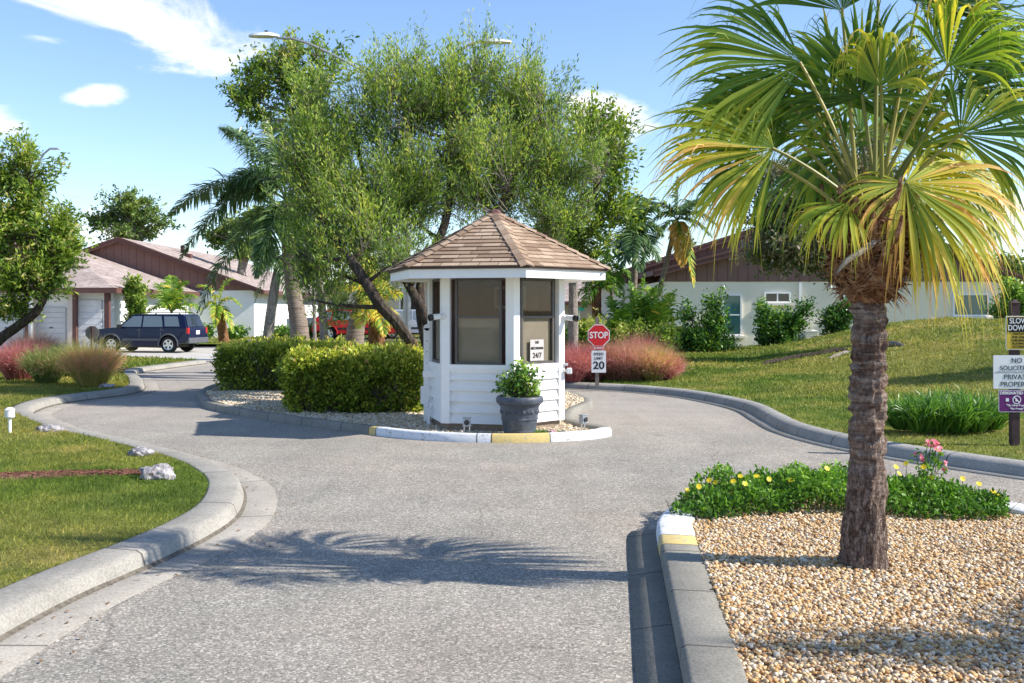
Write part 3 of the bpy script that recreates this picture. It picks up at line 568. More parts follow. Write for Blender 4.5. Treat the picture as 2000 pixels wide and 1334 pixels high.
def tree(name, label, cat, base, trunks, blobs, ntwig, nleaf, lsize, asp, mat, bmat, up=.5, twl=.6, group=None, clump=.5, lift=.5, thin=.006, tb=0.0, limbs=16, gaps=-.08, twm=None):
    """trunks: list of (points, radii) in world space; limbs grow to clump centres, twigs to leaf sprays."""
    root = thing(name, label, cat, base, 0, group); mb = MB()
    nodes = []
    for i, (pts, rs) in enumerate(trunks):
        pp = catmull(pts, .25); rr = np.interp(np.linspace(0, 1, len(pp)), np.linspace(0, 1, len(rs)), rs); rough_tube(mb, pp, list(rr), 10, .14, i)
        nodes += [(p, r) for p, r in zip(pp, rr)][len(pp)//3:]
    # secondary limbs
    C_, _, _ = ellip_pts(blobs, limbs, .2); NP = np.array([n_[0][:] for n_ in nodes]); ln = list(nodes)
    for c in C_:
        c = Vector(c); sc = [((Vector(q[0])-c).length+max(0, q[0].z-c.z+.2)*1.5) for q in nodes]; k = int(np.argmin(sc)); p, r = nodes[k]
        mid = (p+c)/2+Vector((random.uniform(-.2, .2), random.uniform(-.2, .2), -.1))*(c-p).length*.5; pts = bez(p, mid, c, 7); r0 = min(r*.6, .05+.0*r); mb.tube(pts, [r0*(1-.75*i/7) for i in range(8)], 6)
        ln += [(q, r0*(1-.75*i/7)) for i, q in enumerate(pts)][3:]
    tips, idx, B = lumpy(blobs, ntwig, .35, gaps); ntwig = len(tips); LN = np.array([q[0][:] for q in ln])
    tk = mb.build('trunk', bmat, None, True); tk.parent = root; tk.data.transform(Matrix.Translation(-Vector(base)))
    j = np.array([np.argmin(np.linalg.norm((LN-t_)*[1, 1, .8], axis=1)+RNG.random(len(LN))*.35) for t_ in tips]); A = LN[j]
    mid = (A+tips)/2+RNG.normal(0, .06, A.shape); V1 = twigs_mesh(A, mid, .009 if thin > .005 else thin*1.5, thin); V2 = twigs_mesh(mid, tips, thin, thin*.6)
    out = nrm(tips-B[:, :3]); d = nrm(out*.6+np.array([0, 0, up])+rdir(ntwig)*.35); Ls = twl*RNG.uniform(.5, 1.25, ntwig); V3 = twigs_mesh(tips-d*Ls[:, None]*.4, tips+d*Ls[:, None]*.6, thin*.6, .002)
    tw = stripobj('twigs', [V1, V2, V3], twm or bmat, root)
    # leaves along sprays
    m = nleaf//ntwig; u = RNG.uniform(-.45, .62, (ntwig, m)); P_ = tips[:, None]+d[:, None]*(Ls[:, None]*u)[..., None]+RNG.normal(0, 1, (ntwig, m, 3))*.035*clump*2
    P_ = P_.reshape(-1, 3); D = np.repeat(d, m, 0)*lift
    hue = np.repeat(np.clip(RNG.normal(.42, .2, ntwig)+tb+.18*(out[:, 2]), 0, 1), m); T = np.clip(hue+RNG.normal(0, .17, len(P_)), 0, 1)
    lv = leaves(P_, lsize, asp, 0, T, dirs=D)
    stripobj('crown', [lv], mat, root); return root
def ptree(name, label, cat, base, trunks, *a, **k): return tree(name, label, cat, base, [([Vector(q) for q in p], r) for p, r in trunks], *a, **k)
def EB(px, py, d, rx, rz, ry=None, w=1):
    p = P(px, py, d); s_ = d/F; return (p.x, p.y, p.z, rx*s_, (ry or rx*s_*.8), rz*s_, w)

# big willowy tree behind the booth
tb_ = P(842, 700, 17.6); tb_.z = 0
main_trunks = [([tb_, P(800, 665, 17.5), P(745, 600, 17.4), P(700, 528, 17.6), P(640, 450, 18.2), P(600, 360, 18.6)], [.13, .11, .095, .085, .06, .03]),
    ([tb_+Vector((.1, .1, 0)), P(838, 640, 17.8), P(800, 560, 18), P(752, 470, 18.6), P(720, 380, 19.2), P(690, 250, 19.6)], [.12, .10, .08, .07, .05, .025]),
    ([tb_+Vector((.12, .3, 0)), P(824, 620, 18.2), P(826, 540, 18.4), P(868, 440, 18.8), P(880, 330, 19.2), P(872, 240, 19.4), P(850, 130, 19.6)], [.11, .10, .09, .085, .07, .05, .02]),
    ([tb_+Vector((.3, .3, 0)), P(900, 560, 18.6), P(960, 440, 19), P(1010, 330, 19.4), P(1060, 230, 19.8)], [.11, .09, .08, .06, .03]),
    ([tb_+Vector((.4, .4, 0)), P(980, 560, 19), P(1080, 450, 19.6), P(1150, 390, 19.8), P(1190, 300, 20)], [.10, .085, .075, .05, .025])]
mb_blobs = [EB(620, 300, 19, 110, 120), EB(760, 215, 19.4, 115, 105), EB(880, 195, 19.6, 120, 95), EB(1030, 215, 19.8, 100, 95), EB(660, 430, 18.6, 100, 110), EB(780, 380, 19, 140, 120), EB(940, 330, 19.4, 150, 120), EB(1090, 320, 19.8, 110, 110), EB(640, 530, 18, 60, 60), EB(740, 510, 18.4, 90, 50, w=.6), EB(1080, 420, 19.6, 90, 60), EB(620, 180, 19.4, 60, 60), EB(800, 110, 19.8, 45, 45, w=.5), EB(600, 500, 18.2, 55, 70, w=1.2), EB(660, 590, 17.8, 60, 45, w=.8), EB(720, 450, 18, 70, 60), EB(580, 420, 18.6, 45, 60, w=.8), EB(790, 500, 17.6, 60, 45, w=.5), EB(1070, 190, 20, 60, 50, w=.6), EB(940, 140, 20, 70, 40, w=.6)]
ptree('broadleaf_tree', 'large feathery green multi-trunk tree towering behind the white booth', 'tree', tb_, main_trunks, mb_blobs, 3200, 3200*42, .085, .25, 'willow_leaf', 'bark_dark', up=.95, twl=.95, clump=.75, lift=.6, limbs=80, tb=.04, gaps=.03, twm='bark_pale', thin=.0065)
# pale limbed oak on its left and right flanks (further back)
b0 = P(640, 640, 25); b0.z = 0
ptree('oak_tree', 'sparse pale-barked tree rising behind the left flank of the feathery tree', 'tree', b0, [([b0, P(620, 500, 25), P(600, 330, 25), P(570, 240, 25), P(545, 160, 25)], [.12, .10, .08, .05, .02]), ([P(600, 330, 25), P(610, 250, 25), P(625, 130, 25)], [.06, .04, .02])],
      [EB(500, 190, 25, 62, 65), EB(560, 130, 25, 60, 55), EB(620, 130, 25, 60, 60), EB(600, 230, 25, 60, 50), EB(480, 130, 25, 35, 30, w=.6)], 330, 330*26, .12, .45, 'left_leaf', 'bark_pale', up=.5, twl=.6, clump=.9, lift=.3, limbs=34, tb=.0, gaps=.16)
b0 = P(1120, 600, 23); b0.z = 0
ptree('oak_tree', 'open-crowned pale green tree leaning out to the right of the feathery tree', 'tree', b0, [([b0, P(1120, 500, 23), P(1130, 420, 23), P(1170, 360, 23), P(1190, 260, 23)], [.14, .12, .09, .05, .02]), ([P(1130, 420, 23), P(1090, 400, 23), P(1100, 300, 23)], [.07, .05, .03])],
      [EB(1180, 310, 23, 65, 65), EB(1150, 250, 23, 55, 50), EB(1190, 400, 23, 60, 55), EB(1120, 450, 23, 80, 60), EB(1210, 250, 23, 35, 30, w=.5), EB(1150, 490, 23, 50, 30, w=.6)], 460, 460*30, .11, .42, 'left_leaf', 'bark_pale', up=.5, twl=.6, clump=.9, lift=.4, limbs=30, tb=.0, gaps=.08)
# left edge tree
b0 = P(-90, 700, 20.5); b0.z = .12
ptree('broadleaf_tree', 'green tree with a curved dark limb at the left edge of the view', 'tree', b0, [([b0, P(-20, 680, 20.5), P(30, 640, 20.5), P(70, 610, 20.4), P(95, 560, 20.3), P(110, 470, 20.3)], [.16, .12, .10, .085, .06, .03]), ([b0, P(-40, 640, 20.8), P(10, 610, 20.8), P(50, 590, 21), P(60, 450, 21), P(50, 330, 21)], [.12, .09, .075, .06, .05, .02])],
      [EB(45, 340, 20.6, 62, 70), EB(20, 430, 20.6, 75, 80), EB(90, 450, 20.4, 60, 60), EB(60, 540, 20.3, 85, 55), EB(125, 500, 20.4, 42, 60), EB(-40, 500, 20.6, 60, 90), EB(20, 600, 20.5, 60, 22, w=.7), EB(-60, 340, 20.6, 70, 90), EB(135, 430, 20.6, 25, 25, w=.6)], 1150, 1150*28, .10, .40, 'left_leaf', 'bark_dark', up=.2, twl=.42, clump=.9, lift=.45, limbs=50, tb=.04, gaps=.06)
# distant oaks
for (cx, cy, d, bl_, lab) in ((258, 430, 66, [(255, 410, 62, 34), (205, 430, 36, 22), (300, 440, 36, 26), (240, 385, 26, 20), (255, 455, 70, 18)], 'distant oak with ragged crown standing behind the brown gable roof'),
                         (470, 470, 60, [(440, 460, 40, 30), (500, 440, 45, 40), (480, 490, 60, 20)], 'distant dark tree behind the roof and the drooping palm'),
                         (1600, 460, 62, [(1550, 400, 60, 40), (1640, 390, 70, 45), (1350, 475, 20, 14)], 'far tree rising behind the ridge of the cream house'),
                         (1960, 530, 60, [(1965, 520, 38, 22), (1990, 540, 40, 26), (1900, 512, 30, 10)], 'far dark tree beyond the right end of the cream house')):
    b0 = P(cx, 640, d); b0.z = 0; ptree('oak_tree', lab, 'tree', b0, [([b0, P(cx, 560, d), P(cx+5, cy+10, d)], [.35, .3, .15]), ([P(cx, 540, d), P(cx+20, cy+10, d)], [.2, .1])], [EB(a, b, d, c, e) for a, b, c, e in bl_], 300, 300*22, .22, .6, 'oak_leaf', 'bark_pale', up=.3, twl=.8, clump=1.7, lift=.2, limbs=50, thin=.02, tb=.1, gaps=.2)
# oak in front of the cream house, partly bare
b0 = P(1695, 690, 27); b0.z = .8
ptree('oak_tree', 'dark oak with dusky bare lower twigs behind the fan palm trunk', 'tree', b0, [([b0, P(1695, 600, 27), P(1680, 520, 27), P(1640, 440, 27), P(1600, 380, 27)], [.17, .14, .12, .08, .03]), ([P(1685, 540, 27), P(1740, 460, 27), P(1760, 380, 27)], [.09, .06, .03]), ([P(1685, 530, 27), P(1600, 500, 27), P(1540, 470, 27)], [.08, .05, .02])],
      [EB(1580, 400, 27, 95, 60), EB(1680, 370, 27, 90, 70), EB(1770, 420, 27, 80, 70), EB(1545, 490, 27, 90, 45), EB(1510, 420, 27, 50, 60), EB(1640, 510, 27, 70, 35), EB(1790, 490, 27, 50, 40), EB(1530, 340, 27, 50, 30, w=.6), EB(1700, 280, 27, 60, 40, w=.5)], 1400, 1400*34, .115, .5, 'dusky_leaf', 'bark_pale', up=.05, twl=.55, clump=1.2, lift=.3, limbs=50, tb=.04, gaps=-.3)
# off-frame tree on the right lawn: its shade falls on the mound
for X_, Y_, s__, lab in ((13.8, 19.2, 1.0, 'shade tree on the right lawn just outside the frame'), ):
    b0 = Vector((X_, Y_, .6)); bl_ = [(X_+dx, Y_+dy, 3.6+dz, 1.3, .7, .7, 1) for dx, dy, dz in ((-1.2, 0, 0), (.6, .3, .5), (1.6, -.4, -.1))]
    ptree('oak_tree', lab, 'tree', b0, [([b0, b0+Vector((0, 0, 1.6)), b0+Vector((-.2, .2, 3.0))], [.16, .13, .06])], bl_, 420, 420*30, .12, .5, 'oak_leaf', 'bark_pale', up=.3, twl=.6, clump=1.4, lift=.3, limbs=14)

# ---- palms with feather fronds
def frond(root, hub, tip, arch, n, ll, lw, mat, droop=.8, plume=.25, name='frond', tint=.5, rach='petiole', r=.018, vee=.5, start=.12, z0=None):
    hub, tip = Vector(hub), Vector(tip); mid = (hub+tip)/2+Vector((0, 0, arch)); mid += (hub-mid)*.12
    pts = bez(hub, mid, tip, 14); PA = np.array([p[:] for p in pts]); T_ = nrm(np.gradient(PA, axis=0)); u = np.linspace(start, 1, n)
    Q = np.stack([np.interp(u, np.linspace(0, 1, 15), PA[:, k]) for k in range(3)], 1); T2 = np.stack([np.interp(u, np.linspace(0, 1, 15), T_[:, k]) for k in range(3)], 1)
    sd_ = nrm(np.cross(T2, [0, 0, 1.])); upv = nrm(np.cross(sd_, T2)); parts = []
    for sg in (-1, 1):
        N = n; k = RNG.uniform(-plume, plume, (N, 1)); d = sd_*sg*(1-.25*np.abs(k))+upv*(vee*RNG.uniform(.2, 1, (N, 1))+k)+T2*(.35+.75*u[:, None]**2)+RNG.normal(0, .08, (N, 3))
        L = ll*np.sin(np.pi*np.clip(u*.86+.12, 0, 1))**.7*RNG.uniform(.8, 1.12, N); parts.append(strips(Q, d, np.cross(d, rdir(N)*.3+upv), L, lw, droop*RNG.uniform(.7, 1.4, N), K=4, tint=np.clip(tint+RNG.normal(0, .2, N), 0, 1)))
    f = stripobj(name, parts, mat, root); mb = MB(); mb.tube([p-root.location for p in pts], [r*(1-.85*i/14) for i in range(15)], 5); mb.build('rachis', rach, f); at = f.children[0].data.attributes.new('tint', 'FLOAT', 'POINT'); return f
def palm(name, label, base, tpts, tr, hub, tips, n, ll, lw, mat, bark_='palm_ring_bark', droop=.8, plume=.25, tint=.5, r=.018, rings=True, arch=.5, vee=.5, group=None, boots=None):
    base = Vector(base); root = thing(name, label, 'palm tree', base, 0, group); pp = catmull(tpts, .06 if rings else .2); rr = np.interp(np.linspace(0, 1, len(pp)), np.linspace(0, 1, len(tr)), tr)
    if rings: rr = rr*(1+.035*np.array([1 if (i % 3) == 0 else (-.4) for i in range(len(pp))]))
    mb = MB(); mb.tube([p-base for p in pp], list(rr), 14); mb.build('trunk', bark_, root, True)
    for tp in tips:
        a = tp[1] if len(tp) > 1 and isinstance(tp, tuple) else arch; t_ = tp[0] if isinstance(tp, tuple) else tp; m = tp[2] if isinstance(tp, tuple) and len(tp) > 2 else mat
        frond(root, hub, t_, a, n, ll, lw, m, droop, plume, tint=tint, r=r, vee=vee)
    return root
d = 26; b0 = P(588, 690, d); b0.z = .05; hub = P(560, 392, d)
palm('royal_palm', 'tall palm with dark plumes drooping beside the feathery tree', b0, [b0, P(584, 640, d), P(572, 560, d), P(562, 470, d), P(557, 430, d)], [.26, .24, .20, .18, .14], hub,
     [(P(425, 400, d-.3), 1.75), (P(352, 505, d), 1.9), (P(385, 610, d-.6), 1.3), (P(500, 540, d-1), .6), (P(430, 250, d+1.2), 1.0), (P(650, 250, d+1), 1.2), (P(700, 400, d+1), 1.5), (P(660, 520, d-1), 1.0), (P(520, 220, d+1.4), .5), (P(600, 560, d+1.5), .8), (P(330, 420, d+1.4), 1.5)],
     230, .62, .042, 'palm_leaf_dark', droop=1.4, plume=1.1, r=.03, vee=.25, tint=.55)
mbs = MB(); mbs.tube([P(560, 470, d)-b0, P(557, 430, d)-b0, P(557, 395, d)-b0], [.17, .16, .09], 12); cs = mbs.build('crownshaft', 'palm_leaf_green', bpy.data.objects['royal_palm'], True)
d = 45; b0 = P(522, 668, d); b0.z = .1
palm('royal_palm', 'slender pale leaning palm on the lawn before the white wall', b0, [b0, P(528, 620, d), P(540, 540, d), P(548, 500, d)], [.24, .22, .20, .14], P(550, 500, d), [(P(x_, y_, d-.3), .9) for x_, y_ in ((498, 590), (512, 540), (640, 590), (620, 530), (560, 590), (590, 480))], 60, .7, .05, 'palm_leaf_dark', droop=1.2, plume=.7, r=.03, bark_='bark_pale')
d = 27; b0 = P(692, 690, d); b0.z = .05
palm('cabbage_palm', 'short thick ringed palm leaning right beside the red car', b0, [b0, P(694, 650, d), P(706, 600, d), P(712, 560, d)], [.26, .25, .21, .17], P(712, 555, d), [(P(x_, y_, d+dy), .5) for x_, y_, dy in ((640, 560, 0), (655, 600, -.5), (700, 480, .4), (760, 500, 0), (770, 580, -.5), (730, 620, -.8), (670, 500, .3))], 50, .45, .04, 'palm_leaf_green', droop=1.0, plume=.4, r=.02, tint=.65)
d = 25; b0 = P(735, 700, d); b0.z = .05
palm('bottle_palm', 'young palm with shaggy brown trunk and drooping lime fronds by the dark trunks', b0, [b0, P(735, 660, d), P(735, 625, d), P(736, 600, d)], [.19, .22, .20, .12], P(736, 600, d), [(P(x_, y_, d+dy), .45) for x_, y_, dy in ((660, 560, 0), (690, 620, -.4), (700, 640, -.6), (720, 500, .3), (770, 520, 0), (800, 580, 0), (775, 640, -.4), (750, 655, -.7), (690, 520, .3))], 60, .42, .03, 'palm_leaf_green', bark_='boot_bark', droop=1.3, plume=.5, r=.018, tint=.85)
d = 48; b0 = P(438, 662, d); b0.z = .15
palm('date_palm', 'small golden-green palm with curled fronds beside the blue car', b0, [b0, P(432, 630, d), P(425, 600, d)], [.25, .22, .2], P(425, 600, d), [(P(x_, y_, d+dy), .9) for x_, y_, dy in ((385, 560, 0), (455, 545, .3), (472, 600, 0), (455, 650, -.4), (390, 620, -.3), (420, 640, -.8))], 60, .45, .05, 'palm_leaf_green', droop=.8, plume=.3, tint=.7, bark_='boot_bark')
d = 46; b0 = P(335, 668, d); b0.z = .1
palm('areca_palm', 'bushy bright green palm clump rising behind the blue car', b0, [b0, P(335, 640, d), P(335, 615, d)], [.12, .1, .08], P(335, 612, d), [(P(x_, y_, d+dy), .8) for x_, y_, dy in ((295, 580, 0), (305, 555, .5), (335, 540, .3), (365, 550, -.2), (385, 580, 0), (392, 605, -.5), (290, 610, .5), (350, 570, -.8), (320, 600, -1), (375, 620, .5))], 50, .5, .05, 'palm_leaf_green', droop=.9, plume=.5, tint=.55)
# right cluster
d = 30; b0 = P(1268, 672, d); b0.z = .25
palm('coconut_palm', 'leaning slender palm with arching fronds against the sky and orange dead fronds', b0, [b0, P(1275, 610, d), P(1290, 560, d), P(1312, 470, d), P(1320, 440, d)], [.10, .085, .08, .07, .08], P(1322, 430, d),
     [(P(1325, 345, d), .2), (P(1385, 400, d), .55), (P(1403, 445, d-.2), .75), (P(1390, 462, d-.4), .45), (P(1270, 440, d), .6), (P(1282, 400, d), .4), (P(1355, 560, d-.3), .9, 'palm_leaf_green'), (P(1332, 520, d-.4), .6, 'palm_leaf_orange'), (P(1260, 500, d-.3), .6), (P(1370, 390, d+.6), .4)], 80, .48, .042, 'palm_leaf_dark', droop=.9, plume=.25, tint=.8, r=.02, vee=.3)
d = 29; b0 = P(1232, 672, d); b0.z = .2
palm('cabbage_palm', 'dense dark palm crown left of the arching coconut palm', b0, [b0, P(1236, 600, d), P(1240, 520, d), P(1242, 470, d)], [.11, .10, .09, .09], P(1242, 455, d), [(P(x_, y_, d+dy), .55) for x_, y_, dy in ((1190, 440, 0), (1200, 490, -.3), (1215, 520, -.5), (1225, 390, .3), (1250, 385, 0), (1285, 410, 0), (1295, 460, -.3), (1285, 510, -.5), (1250, 530, -.8), (1200, 400, .4), (1270, 390, .6), (1235, 500, -1))], 60, .55, .05, 'palm_leaf_dark', droop=1.1, plume=.6, r=.02)
d = 29.5; b0 = P(1208, 668, d); b0.z = .2
palm('cabbage_palm', 'thin stemmed palm with low fronds at the left side of the palm cluster', b0, [b0, P(1202, 620, d), P(1192, 560, d), P(1190, 530, d)], [.06, .055, .05, .05], P(1190, 520, d), [(P(x_, y_, d+dy), .45) for x_, y_, dy in ((1150, 540, 0), (1160, 500, .3), (1195, 470, 0), (1230, 500, 0), (1235, 550, -.3), (1165, 570, -.3), (1210, 580, -.6))], 50, .4, .04, 'palm_leaf_green', droop=1.0, plume=.4, tint=.35)
d = 28; b0 = P(1166, 690, d); b0.z = .12
palm('fan_palm', 'small shaggy palm trunk directly above the stop sign', b0, [b0, P(1166, 640, d), P(1165, 590, d), P(1165, 560, d)], [.11, .10, .13, .14], P(1165, 560, d), [(P(x_, y_, d+dy), .25) for x_, y_, dy in ((1125, 580, 0), (1140, 550, 0), (1160, 520, 0), (1200, 545, 0), (1205, 575, 0), (1140, 600, -.4), (1185, 520, .4))], 40, .35, .04, 'palm_leaf_green', droop=1.2, plume=.5, tint=.4, bark_='boot_bark')
for i, (x_, y_, h_, lab, tn) in enumerate(((1215, 690, 110, 'leafy green palm clump behind the left end of the pink grass', .4), (1290, 690, 130, 'bright green palm clump against the corner of the cream house', .6), (1255, 690, 140, 'tall green palm clump in the middle of the planting', .3), (1140, 690, 60, 'low orange-green foliage clump right of the booth', .9))):
    d = 27.5+i*.5; b0 = P(x_, y_, d); b0.z = .15
    palm('areca_palm', lab, b0, [b0, b0+Vector((0, 0, .15)), b0+Vector((0, 0, .3))], [.08, .06, .05], b0+Vector((0, 0, .3)), [(P(x_+dx*(.6 if i == 3 else 1), y_-h_*k, d+dy), .5) for dx, k, dy in ((-45, .7, 0), (-25, 1, .3), (5, 1.1, 0), (30, .95, -.2), (48, .65, 0), (-40, .35, -.6), (40, .35, -.6), (0, .75, -.7), (-15, .55, -.9), (20, .9, .5), (-50, .5, .3))], 46, .42, .05, 'palm_leaf_green', droop=.9, plume=.5, tint=tn, r=.012)

# ---- shrubs: leafy stems from the ground
def shrub(name, label, base, blobs, n, lsize, asp, mat, cat='shrub', stems=9, group=None, tb=0, clump=1.2):
    base = Vector(base); tr = []
    for k in range(stems):
        b = random.choice(blobs); tp = Vector((b[0]+random.uniform(-.6, .6)*b[3], b[1]+random.uniform(-.6, .6)*b[4], b[2]+random.uniform(0, .8)*b[5])); tr.append(([base+Vector((random.uniform(-.06, .06), random.uniform(-.06, .06), 0)), (base+tp)/2+Vector((0, 0, .1)), tp], [.018, .014, .006]))
    r = tree(name, label, cat, base, tr, blobs, max(60, n//40), n, lsize, asp, mat, 'bark_dark', up=.7, twl=.3, group=group, clump=clump, lift=.3, thin=.004, limbs=10, tb=tb, gaps=-.4)
    [c for c in r.children if c.name.startswith('trunk')][0].name = 'stems'; [c for c in r.children if c.name.startswith('crown')][0].name = 'foliage'; return r
d = 33; b0 = P(1368, 700, d); b0.z = .2
shrub('shrub', 'large glossy dark shrub in front of the tall teal window', b0, [EB(1345, 660, d, 40, 45), EB(1395, 640, d, 36, 60), EB(1400, 590, d, 16, 28), EB(1345, 610, d, 12, 26), EB(1372, 675, d, 60, 30)], 9000, .11, .5, 'shrub_leaf', stems=14)
d = 33; b0 = P(1515, 690, d); b0.z = .25
shrub('shrub', 'glossy shrub with spreading arms below the narrow window', b0, [EB(1500, 640, d, 34, 40), EB(1540, 635, d, 34, 30), EB(1572, 605, d, 18, 18), EB(1515, 665, d, 44, 26), EB(1488, 605, d, 14, 18)], 8000, .11, .5, 'shrub_leaf', stems=12)
d = 32; b0 = P(1638, 668, d); b0.z = .7
shrub('shrub', 'small dark shrub peeking out left of the fan palm trunk', b0, [EB(1635, 632, d, 28, 30), EB(1655, 610, d, 20, 20)], 4500, .11, .5, 'shrub_leaf', stems=8)
d = 31; b0 = P(1985, 625, d); b0.z = 1.2
shrub('shrub', 'lime leaved shrub behind the slow down sign', b0, [EB(1990, 595, d, 34, 28), EB(1955, 608, d, 22, 14), EB(1978, 568, d, 14, 16)], 4500, .11, .5, 'shrub_leaf', stems=8, tb=.35)
d = 43; b0 = P(264, 670, d); b0.z = .05
shrub('shrub', 'tall rounded shrub between the garage and the blue car', b0, [EB(264, 590, d, 20, 50), EB(262, 562, d, 15, 28), EB(266, 635, d, 24, 34)], 5000, .16, .5, 'left_leaf', stems=10)
d = 51
for px_, lab in ((395, 'low green bush at the foot of the white wall, nearest the blue car'), (455, 'low green bush at the foot of the white wall, middle one'), (600, 'low dark bush beside the thin tree and the red car'), (545, 'low dark bush right of the leaning pale palm')):
    b0 = P(px_, 662, d); b0.z = .22; shrub('bush', lab, b0, [EB(px_, 652, d, 24, 9), EB(px_+8, 646, d, 12, 9)], 1500, .14, .5, 'shrub_leaf', stems=5, tb=.2)
for px_, py_, w_, lab, m_ in ((1290, 665, 26, 'broad leaved bush against the left end of the cream wall', 'willow_leaf'), (1225, 668, 40, 'yellow-green ground shrubs under the palm cluster', 'left_leaf'), (1150, 660, 30, 'variegated pale shrub right of the booth wall', 'left_leaf'), (1120, 670, 22, 'dark low bush beside the booth behind the pink grass', 'shrub_leaf')):
    d = 26.5; b0 = P(px_, 700, d); b0.z = .12; shrub('bush', lab, b0, [EB(px_, py_, d, w_, 28), EB(px_+w_*.5, py_-15, d, w_*.5, 18)], 3500, .08, .45, m_, stems=8, tb=.15)
# thin tree by the red car
b0 = P(616, 690, 34); b0.z = .0
ptree('young_tree', 'thin straight young tree in front of the red car', 'tree', b0, [([b0, P(614, 630, 34), P(612, 560, 34), P(610, 520, 34)], [.07, .06, .05, .03])], [EB(610, 520, 34, 40, 40)], 160, 160*30, .09, .3, 'willow_leaf', 'bark_pale', up=.4, twl=.5, limbs=8)
# yellow-green hedge row behind the trunks
# ---- clipped hedges
def hedge(label, x0, x1, y0, y1, z1, n, lsize=.055):
    root = thing('hedge', label, 'hedge', ((x0+x1)/2, y0, .04)); o = np.array(root.location)
    wx, wy = x1-x0, y1-y0
    # inner stems
    A = np.stack([RNG.uniform(x0+.1, x1-.1, 900), RNG.uniform(y0+.08, y1-.08, 900), np.full(900, .03)], 1); B = A+np.stack([RNG.normal(0, .2, 900), RNG.normal(0, .12, 900), RNG.uniform(.5, z1-.05, 900)], 1)
    B[:, 0] = B[:, 0].clip(x0, x1); B[:, 1] = B[:, 1].clip(y0, y1); st = stripobj('stems', [twigs_mesh(A, B, .009, .004)], 'bark_pale', root)
    # surface leaves: points pushed in/out by noise
    ar = [wx*z1*1.25, wy*z1, wy*z1, wx*wy, wx*wy*.8+wx*z1*.4]; k = RNG.choice(5, n, p=np.array(ar)/sum(ar)); u, v = RNG.random(n), RNG.random(n); Q = np.zeros((n, 3)); Nn = np.zeros((n, 3))
    for f_, (q, nn) in enumerate([((x0+u*wx, y0+0*u, v*z1), (0, -1, 0)), ((x0+0*u, y0+u*wy, v*z1), (-1, 0, 0)), ((x1+0*u, y0+u*wy, v*z1), (1, 0, 0)), ((x0+u*wx, y0+v*wy, z1+0*u), (0, 0, 1)), ((x0+u*wx, y0+v*wy, u*0+RNG.random(n)*z1), (0, 0, 1))]):
        m_ = k == f_; Q[m_] = np.stack(q, 1)[m_]; Nn[m_] = nn
    lump = np.array([noise.noise(Vector(q)*1.9)*.22+noise.noise(Vector(q)*6)*.11 for q in Q]); low = Q[:, 2] < .28
    keep = ~(low & (RNG.random(n) < .55-Q[:, 2])); gap = np.array([noise.noise(Vector(q)*3.1+Vector((9, 0, 0))) for q in Q]) > .2; keep &= ~(gap & (RNG.random(n) < .75))
    Q = Q+Nn*(lump+RNG.normal(-.05, .06, n))[:, None]; cx = np.clip(Q[:, 0], x0-.15, x1+.15); Q[:, 0] = cx
    e_ = .22; tz = np.clip((Q[:, 2]-(z1-e_))/e_, 0, 1)**2*.13; fr_ = k == 0; Q[fr_, 1] += tz[fr_]; lf = k == 1; Q[lf, 0] += tz[lf]; rt_ = k == 2; Q[rt_, 0] -= tz[rt_]
    ed = np.minimum(np.minimum(Q[:, 0]-x0, x1-Q[:, 0]), np.minimum(Q[:, 1]-y0, y1-Q[:, 1])); tp = k == 3; Q[tp, 2] -= (np.clip(1-ed[tp]/e_, 0, 1)**2*.12)
    # long stray shoots
    ns = n//110; sx_ = RNG.uniform(x0, x1, ns); sy_ = RNG.uniform(y0, y1, ns); s0 = np.stack([sx_, sy_, np.full(ns, z1-.05)], 1); s1_ = s0+np.stack([RNG.normal(0, .04, ns), RNG.normal(0, .04, ns), RNG.uniform(.06, .17, ns)], 1)
    sv = np.repeat(s0, 9, 0)+(np.repeat(s1_-s0, 9, 0))*np.tile(np.linspace(.2, 1, 9), ns)[:, None]; stripobj('shoots', [leaves(sv, lsize*.8, .45, .5, RNG.uniform(.5, .95, len(sv)))], 'hedge_leaf', root)
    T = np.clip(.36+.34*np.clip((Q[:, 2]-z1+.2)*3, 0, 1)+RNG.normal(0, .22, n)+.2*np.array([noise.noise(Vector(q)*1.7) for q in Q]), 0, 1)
    Q, Nn, T = Q[keep], Nn[keep], T[keep]; Q[:, 2] = np.maximum(Q[:, 2], .06)
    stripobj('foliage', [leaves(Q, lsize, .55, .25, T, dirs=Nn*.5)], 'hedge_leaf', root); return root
hedge('long clipped yellow-green hedge beside the booth', -3.55, -1.42, 16.05, 17.7, .93, 50000, .068)
hedge('clipped hedge block at the left end of the island, behind the longer hedge', -5.75, -3.3, 20.0, 21.9, .95, 30000, .072)
hedge('low yellow hedge far behind the palm trunks', -3.6, -1.4, 23.5, 25, .72, 14000, .065)

